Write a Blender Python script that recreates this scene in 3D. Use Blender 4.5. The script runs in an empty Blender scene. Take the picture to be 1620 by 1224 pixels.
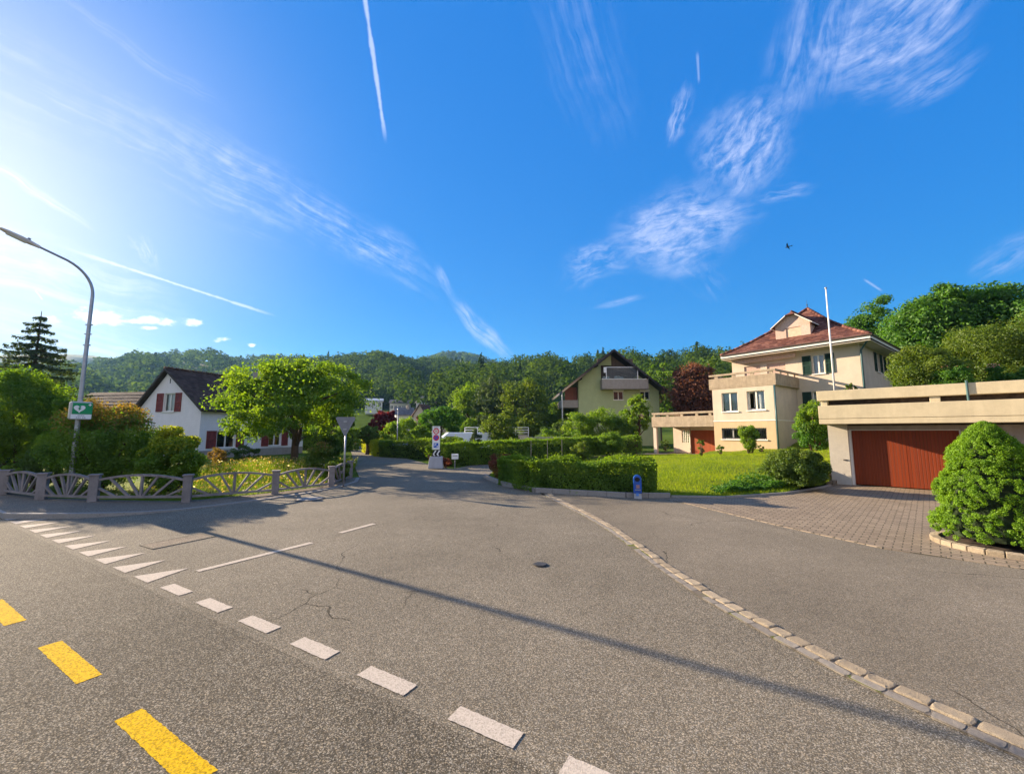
import bpy, math, random, zlib
import numpy as np
from mathutils import Vector, Matrix

SC = bpy.context.scene
COL = SC.collection
RNG = np.random.default_rng(7)
random.seed(7)
R = math.radians

# ------------------------------------------------------------------ camera
EYE = 1.9
PITCH = math.atan(70 / 640)
FPX = 640.0
cam_d = bpy.data.cameras.new("camera")
cam_d.sensor_width = 36.0
cam_d.lens = 36.0 * FPX / 1620.0
cam_d.clip_start = 0.05
cam_d.clip_end = 30000
cam = bpy.data.objects.new("camera", cam_d)
COL.objects.link(cam)
cam.location = (0, 0, EYE)
cam.rotation_euler = (math.pi / 2 + PITCH, 0, 0)
SC.camera = cam

# ------------------------------------------------------------------ exposure
SC.view_settings.view_transform = 'Standard'
SC.view_settings.look = 'None'
SC.view_settings.exposure = 2.12
SC.view_settings.gamma = 1.0
SC.cycles.use_denoising = True
SC.cycles.max_bounces = 6
SC.cycles.diffuse_bounces = 3
SC.cycles.transparent_max_bounces = 8
SC.cycles.sample_clamp_indirect = 8

# ------------------------------------------------------------------ sun
SUN_EL = R(18.5)
SUN_AZ = math.atan2(-0.857, 0.514)          # clockwise from +Y
sd = Vector((math.sin(SUN_AZ) * math.cos(SUN_EL), math.cos(SUN_AZ) * math.cos(SUN_EL), math.sin(SUN_EL)))
sun_d = bpy.data.lights.new("sun", 'SUN')
sun_d.energy = 4.0
sun_d.angle = R(0.5)
sun_d.color = (1.0, 0.82, 0.60)
sun = bpy.data.objects.new("sun", sun_d)
COL.objects.link(sun)
sun.rotation_euler = (-sd).to_track_quat('-Z', 'Y').to_euler()


def ray(px, py):
    x = (px - 810) / FPX
    y = -(py - 612) / FPX
    c, s = math.cos(PITCH), math.sin(PITCH)
    return Vector((x, c - y * s, s + y * c))


def G(px, py, z=0.0):
    """ground point seen at a pixel of the photograph"""
    d = ray(px, py)
    t = (z - EYE) / d.z
    return Vector((d.x * t, d.y * t, z))


def A(px, py, dist):
    """point at forward distance dist"""
    d = ray(px, py)
    t = dist / d.y
    return Vector((d.x * t, dist, EYE + d.z * t))


# ------------------------------------------------------------------ node helper
class NT:
    def __init__(self, tree):
        self.t = tree

    def n(self, typ, **kw):
        nd = self.t.nodes.new(typ)
        for k, v in kw.items():
            setattr(nd, k, v)
        return nd

    def put(self, sock, v):
        if isinstance(v, bpy.types.NodeSocket):
            self.t.links.new(v, sock)
        elif v is not None:
            if isinstance(v, (tuple, list)) and sock.type == 'RGBA' and len(v) == 3:
                v = (*v, 1)
            sock.default_value = v

    def m(self, op, a, b=None, c=None, clamp=False):
        nd = self.n('ShaderNodeMath', operation=op, use_clamp=clamp)
        for i, v in enumerate((a, b, c)):
            if v is not None:
                self.put(nd.inputs[i], v)
        return nd.outputs[0]

    def vm(self, op, a, b=None, scale=None):
        nd = self.n('ShaderNodeVectorMath', operation=op)
        self.put(nd.inputs[0], a)
        if b is not None:
            self.put(nd.inputs[1], b)
        if scale is not None:
            self.put(nd.inputs['Scale'], scale)
        return nd.outputs['Value'] if op in ('DOT_PRODUCT', 'LENGTH', 'DISTANCE') else nd.outputs[0]

    def xyz(self, x, y, z):
        nd = self.n('ShaderNodeCombineXYZ')
        for i, v in enumerate((x, y, z)):
            self.put(nd.inputs[i], v)
        return nd.outputs[0]

    def sep(self, v):
        nd = self.n('ShaderNodeSeparateXYZ')
        self.put(nd.inputs[0], v)
        return nd.outputs

    def noise(self, vec, scale=1.0, detail=3.0, rough=0.5, dist=0.0, dims='3D'):
        nd = self.n('ShaderNodeTexNoise', noise_dimensions=dims)
        self.put(nd.inputs['Vector'], vec)
        self.put(nd.inputs['Scale'], scale)
        self.put(nd.inputs['Detail'], detail)
        self.put(nd.inputs['Roughness'], rough)
        self.put(nd.inputs['Distortion'], dist)
        return nd.outputs[0]

    def noisec(self, vec, scale=1.0, detail=3.0, rough=0.5):
        nd = self.n('ShaderNodeTexNoise')
        self.put(nd.inputs['Vector'], vec)
        self.put(nd.inputs['Scale'], scale)
        self.put(nd.inputs['Detail'], detail)
        self.put(nd.inputs['Roughness'], rough)
        return nd.outputs[1]

    def voro(self, vec, scale=1.0, feature='F1', out=0, rand=1.0):
        nd = self.n('ShaderNodeTexVoronoi', feature=feature)
        self.put(nd.inputs['Vector'], vec)
        self.put(nd.inputs['Scale'], scale)
        self.put(nd.inputs['Randomness'], rand)
        return nd.outputs[out]

    def sm(self, x, a, b, lo=0.0, hi=1.0, typ='SMOOTHSTEP'):
        nd = self.n('ShaderNodeMapRange', interpolation_type=typ, clamp=True)
        self.put(nd.inputs[0], x)
        for i, v in enumerate((a, b, lo, hi)):
            self.put(nd.inputs[i + 1], v)
        return nd.outputs[0]

    def mix(self, f, a, b, blend='MIX'):
        nd = self.n('ShaderNodeMix', data_type='RGBA', blend_type=blend)
        self.put(nd.inputs[0], f)
        self.put(nd.inputs[6], a)
        self.put(nd.inputs[7], b)
        return nd.outputs[2]

    def ramp(self, f, stops):
        nd = self.n('ShaderNodeValToRGB')
        e = nd.color_ramp.elements
        while len(e) < len(stops):
            e.new(0.5)
        for i, (p, c) in enumerate(stops):
            e[i].position = p
            e[i].color = (*c, 1)
        self.put(nd.inputs[0], f)
        return nd.outputs[0]

    def bump(self, h, dist=0.01, strength=1.0):
        nd = self.n('ShaderNodeBump')
        self.put(nd.inputs['Height'], h)
        self.put(nd.inputs['Distance'], dist)
        self.put(nd.inputs['Strength'], strength)
        return nd.outputs[0]

    def obj(self):
        return self.n('ShaderNodeTexCoord').outputs['Object']

    def rand(self):
        return self.n('ShaderNodeNewGeometry').outputs['Random Per Island']


# ------------------------------------------------------------------ world: Nishita sky with cirrus
def build_world():
    w = bpy.data.worlds.new("World")
    SC.world = w
    w.use_nodes = True
    w.cycles.sampling_method = 'MANUAL'
    w.cycles.sample_map_resolution = 256
    t = w.node_tree
    t.nodes.clear()
    N = NT(t)
    sky = N.n('ShaderNodeTexSky', sky_type='NISHITA')
    sky.sun_disc = False
    sky.sun_elevation = SUN_EL
    sky.sun_rotation = SUN_AZ
    sky.altitude = 450
    sky.air_density = 1.0
    sky.dust_density = 0.2
    sky.ozone_density = 3.0
    # the photograph's saturated, evenly bright sky: hue kept, value compressed
    sp = N.n('ShaderNodeSeparateColor', mode='HSV')
    N.put(sp.inputs[0], sky.outputs[0])
    cmb = N.n('ShaderNodeCombineColor', mode='HSV')
    N.put(cmb.inputs[0], N.m('ADD', sp.outputs[0], SKY_HUE))
    N.put(cmb.inputs[1], N.m('MULTIPLY', sp.outputs[1], SKY_SAT, clamp=True))
    N.put(cmb.inputs[2], N.m('MULTIPLY', N.m('POWER', sp.outputs[2], SKY_POW), SKY_VAL))
    sky_col = cmb.outputs[0]
    D = N.n('ShaderNodeTexCoord').outputs['Generated']
    D = N.vm('NORMALIZE', D)
    warp = N.vm('SUBTRACT', N.noisec(D, 9.0, 3), (0.5, 0.5, 0.5))
    blot = N.noise(D, 5.5, 3, 0.55)
    grain = N.noise(D, 34.0, 4, 0.6)

    def frame(p0, p1, wk=0.0):
        c = ray(*p0).normalized()
        c1 = ray(*p1).normalized()
        u = (c1 - c * c.dot(c1)).normalized()
        v = c.cross(u)
        half = math.tan(c.angle(c1))
        Dw = N.vm('ADD', D, N.vm('SCALE', warp, scale=wk)) if wk else D
        dc = N.m('MAXIMUM', N.vm('DOT_PRODUCT', D, tuple(c)), 0.05)
        a = N.m('DIVIDE', N.vm('DOT_PRODUCT', Dw, tuple(u / half)), dc)
        b = N.m('DIVIDE', N.vm('DOT_PRODUCT', Dw, tuple(v / half)), dc)
        return a, b, N.m('GREATER_THAN', dc, 0.2)

    total = None

    def add(x):
        nonlocal total
        total = x if total is None else N.m('ADD', total, x)

    def patch(p0, p1, aspect, sx, sy, t0, t1, k, seed, edge=0.7, wk=0.06, curl=0.0, det=5):
        """wisps inside an ellipse from p0 (centre) towards p1 (its long end); streaks run along it"""
        a, b, fr = frame(p0, p1, wk)
        if curl:
            b = N.m('MULTIPLY_ADD', N.m('MULTIPLY', a, a), curl, b)
        n1 = N.noise(N.xyz(N.m('MULTIPLY', a, sx), N.m('MULTIPLY', b, sy / aspect), seed), 1.0, det, 0.68, 0.35)
        bs = N.m('DIVIDE', b, aspect)
        rr = N.m('SQRT', N.m('ADD', N.m('MULTIPLY', a, a), N.m('MULTIPLY', bs, bs)))
        rr = N.m('MULTIPLY_ADD', N.m('SUBTRACT', blot, 0.5), 1.1, rr)
        mask = N.sm(rr, 1.1, 1.1 - edge)
        dens = N.m('MULTIPLY_ADD', N.m('SUBTRACT', grain, 0.5), 0.34, n1)
        x = N.m('MULTIPLY', N.sm(dens, t0, t1), mask)
        add(N.m('MULTIPLY', N.m('MULTIPLY', x, k), fr))

    def trail(p0, p1, width, k, fade0=0.15, fade1=0.1, rough=0.6):
        """contrail from p0 to p1: width relative to its half-length"""
        pm = ((p0[0] + p1[0]) / 2, (p0[1] + p1[1]) / 2)
        a, b, fr = frame(pm, p1)
        bb = N.m('MULTIPLY_ADD', N.m('SUBTRACT', grain, 0.5), width * rough * 3, N.m('ABSOLUTE', b))
        line = N.sm(bb, width, width * 0.15)
        ends = N.m('MULTIPLY', N.sm(a, -1.0, -1.0 + fade0), N.sm(a, 1.0, 1.0 - fade1))
        add(N.m('MULTIPLY', N.m('MULTIPLY', line, ends), N.m('MULTIPLY', fr, k)))

    # cirrus on the right
    patch((1440, 50), (1600, -70), 0.90, 1.6, 5.0, 0.30, 0.80, 0.72, 3.1, 0.8, 0.035, 0.25, 8)
    patch((1290, 60), (1320, -70), 0.80, 1.2, 4.2, 0.32, 0.84, 0.55, 13.1, 0.85, 0.03, 0.0, 8)
    patch((1480, 135), (1580, 75), 0.45, 1.4, 3.6, 0.34, 0.80, 0.45, 15.3, 0.85, 0.03, 0.0, 7)
    patch((1170, 235), (1235, 150), 0.95, 2.0, 4.2, 0.32, 0.80, 0.85, 8.4, 0.8, 0.045, 0.0, 9)
    patch((1075, 195), (1090, 140), 0.40, 1.4, 2.6, 0.34, 0.78, 0.55, 18.2, 0.8, 0.07)
    patch((1065, 362), (1200, 320), 0.62, 2.4, 4.2, 0.30, 0.78, 0.88, 5.7, 0.8, 0.045, 0.0, 9)
    patch((1245, 300), (1290, 296), 0.40, 1.2, 2.2, 0.36, 0.78, 0.45, 11.7, 0.8, 0.06)
    patch((945, 418), (1010, 398), 0.55, 1.8, 3.0, 0.36, 0.80, 0.55, 1.7, 0.8, 0.08)
    patch((930, 90), (985, 270), 0.38, 0.9, 4.6, 0.36, 0.92, 0.30, 2.2, 0.9, 0.025, 0.0, 8)
    patch((1600, 400), (1680, 350), 0.55, 1.2, 4.0, 0.36, 0.86, 0.42, 9.4, 0.8, 0.06)
    patch((985, 478), (1032, 466), 0.14, 0.8, 1.5, 0.26, 0.70, 0.36, 4.4, 0.9, 0.02, 0.0, 4)
    patch((1110, 440), (1150, 480), 0.5, 1.4, 2.6, 0.44, 0.85, 0.26, 14.4, 0.9, 0.06, 0.0, 4)
    # long diagonal cirrus band
    patch((480, 330), (740, 480), 0.15, 2.4, 3.6, 0.38, 0.88, 0.38, 6.3, 0.9, 0.025, 0.0, 8)
    patch((250, 240), (560, 390), 0.26, 1.8, 6.0, 0.42, 0.95, 0.34, 3.7, 0.95, 0.03, 0.0, 8)
    patch((600, 395), (700, 455), 0.32, 2.0, 3.6, 0.40, 0.84, 0.36, 2.9, 0.9, 0.03, 0.0, 7)
    patch((760, 520), (815, 575), 0.19, 1.6, 2.2, 0.26, 0.74, 0.62, 1.2, 0.85, 0.03, 0.0, 6)
    patch((705, 450), (722, 485), 0.24, 1.4, 2.0, 0.32, 0.76, 0.36, 1.9, 0.9, 0.03, 0.0, 4)
    patch((230, 90), (400, 200), 0.10, 1.4, 2.4, 0.36, 0.92, 0.24, 7.9, 0.95, 0.05, 0.0, 5)
    # streaks round the sun, low left
    patch((40, 430), (330, 500), 0.36, 1.2, 4.6, 0.32, 0.84, 0.42, 4.6, 0.95, 0.06, 0.0, 6)
    patch((60, 310), (165, 380), 0.10, 1.0, 1.8, 0.28, 0.76, 0.50, 7.3, 0.9, 0.04, 0.0, 4)
    patch((225, 395), (250, 430), 0.5, 1.6, 2.8, 0.42, 0.80, 0.30, 5.5, 0.8, 0.06, 0.0, 5)
    patch((150, 545), (420, 600), 0.14, 1.2, 3.0, 0.32, 0.82, 0.36, 9.1, 0.9, 0.04, 0.0, 4)
    # contrails
    trail((572, -40), (611, 232), 0.036, 0.55, 0.01, 0.4, 0.5)
    trail((120, 398), (446, 503), 0.018, 0.42, 0.7, 0.4, 0.9)
    trail((1364, 440), (1398, 462), 0.13, 0.36, 0.5, 0.5, 0.3)
    trail((55, 458), (68, 475), 0.14, 0.5, 0.3, 0.3, 0.2)
    trail((1103, 80), (1106, 135), 0.12, 0.3, 0.5, 0.5, 0.3)

    # small cumulus above the left hill
    puff = None
    ragged = N.noise(N.vm('MULTIPLY', D, (1, 1, 1.8)), 30.0, 5, 0.62)
    for (cx, cy, wx, wy) in ((148, 502, 52, 17), (228, 506, 26, 7), (286, 510, 30, 8), (352, 538, 16, 5), (232, 519, 16, 3.5), (398, 545, 6, 4)):
        a, b, fr = frame((cx, cy), (cx + wx, cy))
        bs = N.m('MULTIPLY', b, wx / wy)
        r2 = N.m('ADD', N.m('MULTIPLY', a, a), N.m('MULTIPLY', bs, bs))
        x = N.m('MULTIPLY', N.sm(N.m('MULTIPLY_ADD', N.m('SUBTRACT', ragged, 0.52), 9.0, r2), 1.1, -1.2), fr)
        puff = x if puff is None else N.m('MAXIMUM', puff, x)

    # unseen white cloud sheet added behind the viewer to lift the shadows
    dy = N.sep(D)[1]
    rear_fill = N.m('MULTIPLY', N.sm(dy, -0.02, -0.55), N.sm(N.m('MULTIPLY_ADD', N.m('SUBTRACT', grain, 0.5), 0.5, blot), 0.22, 0.62, 0.35, 0.95))
    total = N.m('ADD', total, N.m('MULTIPLY', rear_fill, 0.9))
    alpha = N.m('MINIMUM', total, 0.88)
    # thin cloud scatters more light forward, near the sun
    cs = N.m('MAXIMUM', N.vm('DOT_PRODUCT', D, tuple(sd)), 0.0)
    fwd = N.m('POWER', cs, 5.0)
    br = N.m('MULTIPLY_ADD', fwd, 0.55 * CLOUD_K, CLOUD_K)
    col = N.vm('SCALE', N.mix(N.m('MAXIMUM', fwd, N.m('MULTIPLY', rear_fill, 0.8)), (0.62, 0.70, 1.0), (1.0, 0.93, 0.92)), scale=br)
    veil = N.m('MULTIPLY', N.m('POWER', cs, 15.0), VEIL)
    alpha = N.m('ADD', alpha, N.m('MULTIPLY', veil, N.m('SUBTRACT', 1.0, alpha)))
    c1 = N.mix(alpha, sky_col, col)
    c2 = N.mix(N.m('MULTIPLY', puff, 0.85), c1, tuple(CLOUD_K * 1.45 * q for q in (1.0, 0.96, 0.93)))
    bg = N.n('ShaderNodeBackground')
    N.put(bg.inputs[0], c2)
    bg.inputs[1].default_value = SKY_STR
    out = N.n('ShaderNodeOutputWorld')
    t.links.new(bg.outputs[0], out.inputs[0])


SKY_POW, SKY_HUE, SKY_SAT, SKY_VAL, SKY_STR = 0.20, 0.009, 1.78, 2.6, 0.055
CLOUD_K, VEIL = 4.9, 0.46
build_world()

# ------------------------------------------------------------------ materials
MATS = {}


def mat(name, fn):
    if name in MATS:
        return MATS[name]
    m = bpy.data.materials.new(name)
    m.use_nodes = True
    t = m.node_tree
    t.nodes.clear()
    N = NT(t)
    out = N.n('ShaderNodeOutputMaterial')
    sh = fn(N)
    t.links.new(sh, out.inputs[0])
    MATS[name] = m
    return m


def bsdf(N, col, rough=0.8, normal=None, spec=0.3, metal=0.0):
    b = N.n('ShaderNodeBsdfPrincipled')
    N.put(b.inputs['Base Color'], col)
    N.put(b.inputs['Roughness'], rough)
    N.put(b.inputs['Metallic'], metal)
    N.put(b.inputs['Specular IOR Level'], spec)
    if normal is not None:
        N.put(b.inputs['Normal'], normal)
    return b.outputs[0]


def plain(name, col, rough=0.6, var=0.12, scale=4.0, spec=0.3, metal=0.0, bump=0.0):
    def f(N):
        o = N.obj()
        n = N.noise(o, scale, 6, 0.65)
        c = N.mix(N.sm(n, 0.3, 0.7), tuple(x * (1 - var) for x in col), tuple(min(1, x * (1 + var)) for x in col))
        nm = N.bump(N.noise(o, scale * 18, 3), bump) if bump else None
        return bsdf(N, c, rough, nm, spec, metal)
    return mat(name, f)


def leaf_mat(name, dark, light, transl=0.45, gloss=0.018):
    def f(N):
        at = N.n('ShaderNodeAttribute', attribute_name='tint').outputs['Fac']
        x = N.m('ADD', N.m('MULTIPLY', N.rand(), 0.5), N.m('MULTIPLY', at, 0.5))
        c = N.mix(x, tuple(1.5 * q for q in dark), tuple(1.5 * q for q in light))
        d = N.n('ShaderNodeBsdfDiffuse')
        N.put(d.inputs[0], c)
        tr = N.n('ShaderNodeBsdfTranslucent')
        tc = N.mix(1.0, c, (1.9, 1.75, 0.6), 'MULTIPLY')
        N.put(tr.inputs[0], tc)
        mx = N.n('ShaderNodeMixShader')
        mx.inputs[0].default_value = transl
        N.t.links.new(d.outputs[0], mx.inputs[1])
        N.t.links.new(tr.outputs[0], mx.inputs[2])
        g = N.n('ShaderNodeBsdfGlossy')
        g.inputs['Roughness'].default_value = 0.6
        N.put(g.inputs[0], (1, 1, 1))
        m2 = N.n('ShaderNodeMixShader')
        m2.inputs[0].default_value = gloss
        N.t.links.new(mx.outputs[0], m2.inputs[1])
        N.t.links.new(g.outputs[0], m2.inputs[2])
        return m2.outputs[0]
    return mat(name, f)


def asphalt(name, base, coarse=1.0, warm=1.0, contrast=1.0, rough=0.75):
    def f(N):
        o = N.obj()
        # aggregate: stone chips of mixed brightness in dark binder
        c1 = N.voro(o, 78 / coarse, out=1)
        s = N.sep(c1)
        d1 = N.voro(o, 78 / coarse)
        grit = N.noise(o, 260 / coarse, 2, 0.6)
        big = N.noise(o, 0.35, 5, 0.6)
        mid = N.noise(o, 2.6, 5, 0.65)
        chip = N.m('POWER', s[0], 2.6)
        lum = N.m('ADD', 0.72 - 0.22 * contrast, N.m('MULTIPLY', chip, 1.55 * contrast))
        lum = N.m('MULTIPLY', lum, N.sm(d1, 0.75, 0.35, 1.0 - 0.5 * contrast, 1.05))
        lum = N.m('ADD', lum, N.m('MULTIPLY', N.m('SUBTRACT', grit, 0.5), 0.7 * contrast))
        lum = N.m('MULTIPLY', lum, N.sm(big, 0.25, 0.75, 0.76, 1.22, 'LINEAR'))
        lum = N.m('MULTIPLY', lum, N.sm(mid, 0.25, 0.75, 0.92, 1.08, 'LINEAR'))
        hue = N.mix(s[1], (base * 1.28 * warm, base * 1.0, base * 0.66), (base * 1.10 * warm, base * 0.98, base * 0.80))
        # a few long hairline cracks
        wv = N.vm('ADD', o, N.vm('SCALE', N.noisec(o, 1.3, 4), scale=0.55))
        e = N.voro(wv, 0.30, 'DISTANCE_TO_EDGE')
        crack = N.m('MULTIPLY', N.sm(e, 0.0034, 0.0010), N.sm(N.noise(o, 0.55, 2), 0.52, 0.60))
        lum = N.m('MULTIPLY', lum, N.m('SUBTRACT', 1.0, N.m('MULTIPLY', crack, 0.65)))
        col = N.vm('SCALE', hue, scale=lum)
        h = N.m('ADD', N.m('MULTIPLY', s[0], 0.6), grit)
        return bsdf(N, col, rough, N.bump(h, 0.005 * coarse, 0.7), 0.08)
    return mat(name, f)


M_ROAD = asphalt("main road asphalt", 0.170, 0.62, 0.97, 1.05, 0.95)
M_SIDE = asphalt("side road asphalt", 0.215, 0.55, 0.97, 0.85, 0.95)
M_FORE = asphalt("forecourt asphalt", 0.215, 0.52, 0.98, 0.65, 0.95)
M_WALK = asphalt("pavement asphalt", 0.215, 0.7, 1.03, 0.6, 0.95)


def paint(name, col, wear=0.5, chip=0.2):
    def f(N):
        o = N.obj()
        n = N.noise(o, 85, 4, 0.75)
        g = N.noise(o, 120, 2, 0.5)
        k = N.m('MULTIPLY', N.sm(n, 0.50, 0.68), wear)
        k = N.m('MAXIMUM', k, N.m('MULTIPLY', N.sm(N.noise(o, 5, 4, 0.7), 0.62, 0.75), wear * 0.6))
        c = N.mix(k, col, tuple(x * 0.4 + 0.05 for x in col))
        v = N.sep(N.voro(o, 95, out=1))[0]
        c = N.vm('SCALE', c, scale=N.m('MULTIPLY_ADD', N.m('POWER', v, 2.0), -chip * 1.6, 1.0 + chip * 0.5))
        return bsdf(N, c, 0.9, N.bump(N.m('ADD', g, v), 0.005, 0.9), 0.05)
    return mat(name, f)


M_WHITE_PAINT = paint("white road paint", (0.50, 0.43, 0.35), 0.55)
M_YELLOW_PAINT = paint("yellow road paint", (0.60, 0.365, 0.006), 0.8, 0.42)


def stone_mat(name, a, b, scale=14, bump=0.012):
    def f(N):
        o = N.obj()
        n = N.noise(o, scale, 6, 0.7)
        r = N.rand()
        c = N.mix(N.m('ADD', N.m('MULTIPLY', n, 0.6), N.m('MULTIPLY', r, 0.4)), a, b)
        sp = N.noise(o, scale * 14, 2)
        c = N.mix(N.sm(sp, 0.55, 0.7), c, tuple(x * 0.55 for x in a))
        return bsdf(N, c, 0.85, N.bump(N.m('ADD', n, N.m('MULTIPLY', sp, 0.4)), bump), 0.25)
    return mat(name, f)


M_COBBLE = stone_mat("granite cobble", (0.20, 0.155, 0.10), (0.54, 0.44, 0.31), 16, 0.03)
M_COBBLE2 = stone_mat("grey cobble", (0.17, 0.15, 0.13), (0.36, 0.32, 0.265), 22, 0.02)
M_KERB = stone_mat("kerb concrete", (0.22, 0.20, 0.18), (0.34, 0.31, 0.27), 5)


def concrete(name, col, streak=0.25, bump=0.004):
    def f(N):
        o = N.obj()
        n = N.noise(o, 3.0, 7, 0.7)
        s = N.noise(N.vm('MULTIPLY', o, (5, 5, 0.5)), 1.0, 5, 0.7)
        g = N.noise(o, 60, 3, 0.6)
        k = N.m('ADD', N.m('MULTIPLY', n, 0.6), N.m('MULTIPLY', s, 0.4))
        c = N.mix(N.sm(k, 0.32, 0.68), tuple(x * (1 - streak) for x in col), tuple(x * (1 + streak * 0.4) for x in col))
        c = N.mix(N.sm(g, 0.58, 0.75), c, tuple(x * 0.72 for x in col))
        return bsdf(N, c, 0.88, N.bump(N.m('ADD', g, n), bump), 0.2)
    return mat(name, f)


M_CONC_GARAGE = concrete("pale board concrete", (0.60, 0.50, 0.32), 0.14)
M_CONC_VILLA = concrete("washed concrete", (0.40, 0.31, 0.215), 0.30, 0.012)
M_CONC_PIER = concrete("pier concrete", (0.54, 0.48, 0.39), 0.14)
M_CONC_FENCE = concrete("weathered fence concrete", (0.26, 0.225, 0.21), 0.35, 0.008)
M_CONC_GREY = concrete("grey balcony concrete", (0.34, 0.29, 0.25), 0.2)
M_PLANTER = concrete("planter concrete", (0.40, 0.40, 0.42), 0.15)


def render_wall(name, col, var=0.08, grain=38, bump=0.008):
    def f(N):
        o = N.obj()
        n = N.noise(o, 1.3, 5, 0.6)
        s = N.noise(N.vm('MULTIPLY', o, (1.6, 1.6, 0.5)), 1.0, 4, 0.65)
        c = N.mix(N.sm(N.m('ADD', N.m('MULTIPLY', n, 0.5), N.m('MULTIPLY', s, 0.5)), 0.3, 0.7), tuple(x * (1 - var * 1.6) for x in col), tuple(x * (1 + var * 0.5) for x in col))
        g = N.noise(o, grain, 4, 0.7)
        return bsdf(N, c, 0.9, N.bump(g, bump), 0.15)
    return mat(name, f)


M_CREAM = render_wall("cream render", (0.60, 0.485, 0.375))
M_PEACH = render_wall("peach render", (0.56, 0.40, 0.24))
M_WHITEWALL = render_wall("rough white render", (0.80, 0.75, 0.74), 0.05, 16, 0.03)
M_GREENWALL = render_wall("pale green render", (0.42, 0.45, 0.23), 0.06)
M_SOFFIT = plain("painted timber", (0.66, 0.58, 0.48), 0.6, 0.05)
M_TRIM = plain("white trim", (0.74, 0.70, 0.64), 0.5, 0.05)
M_FRAME = plain("window frame white", (0.72, 0.68, 0.62), 0.4, 0.05)
M_SHUT_GREEN = plain("dark green shutter paint", (0.012, 0.038, 0.026), 0.5, 0.3)
M_SHUT_RED = plain("oxblood shutter paint", (0.20, 0.035, 0.025), 0.55, 0.3)
M_DARK = plain("dark void", (0.015, 0.015, 0.016), 0.8)  # near-black colour stands in for the shade inside openings and rooms
M_PIPE = plain("bluish drain pipe", (0.06, 0.12, 0.12), 0.4)
M_STEEL = plain("galvanised steel", (0.36, 0.36, 0.38), 0.42, 0.12, 6, 0.5, 0.7)
M_LAMP = plain("lamp housing grey", (0.70, 0.62, 0.56), 0.5, 0.1)
M_WHITE_METAL = plain("white painted metal", (0.78, 0.76, 0.72), 0.35, 0.05)
M_BLUE = plain("blue enamel", (0.006, 0.075, 0.36), 0.3, 0.15, 8, 0.5)
M_CURTAIN = plain("white curtain", (0.72, 0.72, 0.74), 0.9, 0.06)
M_IRON = plain("cast iron", (0.045, 0.042, 0.04), 0.6, 0.3, 20)
M_BLACK = plain("black enamel", (0.012, 0.012, 0.014), 0.4)
M_SIGNRED = plain("sign red", (0.70, 0.01, 0.012), 0.35, 0.05)
M_SIGNBLUE = plain("sign blue", (0.01, 0.09, 0.48), 0.35, 0.05)
M_SIGNWHITE = plain("sign white", (0.80, 0.79, 0.77), 0.35, 0.03)
M_SIGNGREEN = plain("rescue sign green", (0.0, 0.26, 0.09), 0.35, 0.06)
M_SIGNBACK = plain("bare sign back", (0.20, 0.20, 0.22), 0.5, 0.08, 3, 0.4, 0.3)
M_AWNING = plain("striped awning cloth", (0.52, 0.34, 0.24), 0.9, 0.25, 9)
M_SOIL = plain("garden soil", (0.06, 0.042, 0.03), 0.95, 0.4, 8)
M_BEACON = plain("orange print", (0.65, 0.20, 0.02), 0.5, 0.1)
M_ALU = plain("aluminium rail", (0.55, 0.55, 0.55), 0.35, 0.05, 5, 0.5, 0.6)
M_CONTAINER = plain("grey waste container plastic", (0.36, 0.37, 0.40), 0.5, 0.1)
M_VAN = plain("white van paint", (0.78, 0.80, 0.84), 0.3, 0.03, 2, 0.5)
M_RUBBER = plain("rubber", (0.02, 0.02, 0.02), 0.8)


def glass_fn(N):
    lw = N.n('ShaderNodeFresnel')
    lw.inputs[0].default_value = 1.5
    tr = N.n('ShaderNodeBsdfTransparent')
    tr.inputs[0].default_value = (0.80, 0.86, 0.86, 1)
    g = N.n('ShaderNodeBsdfGlossy')
    g.inputs['Roughness'].default_value = 0.03
    o = N.obj()
    N.put(g.inputs['Normal'], N.bump(N.noise(o, 0.8, 2), 0.01, 0.3))
    mx = N.n('ShaderNodeMixShader')
    k = N.m('ADD', N.m('MULTIPLY', lw.outputs[0], 1.2), 0.05, clamp=True)
    N.put(mx.inputs[0], k)
    N.t.links.new(tr.outputs[0], mx.inputs[1])
    N.t.links.new(g.outputs[0], mx.inputs[2])
    return mx.outputs[0]


M_GLASS = mat("window glass", glass_fn)


def clear_fn(N):
    tr = N.n('ShaderNodeBsdfTransparent')
    tr.inputs[0].default_value = (0.72, 0.80, 0.80, 1)
    g = N.n('ShaderNodeBsdfGlossy')
    g.inputs['Roughness'].default_value = 0.08
    mx = N.n('ShaderNodeMixShader')
    mx.inputs[0].default_value = 0.05
    N.t.links.new(tr.outputs[0], mx.inputs[1])
    N.t.links.new(g.outputs[0], mx.inputs[2])
    return mx.outputs[0]


M_CLEAR = mat("clear screen glass", clear_fn)


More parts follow.
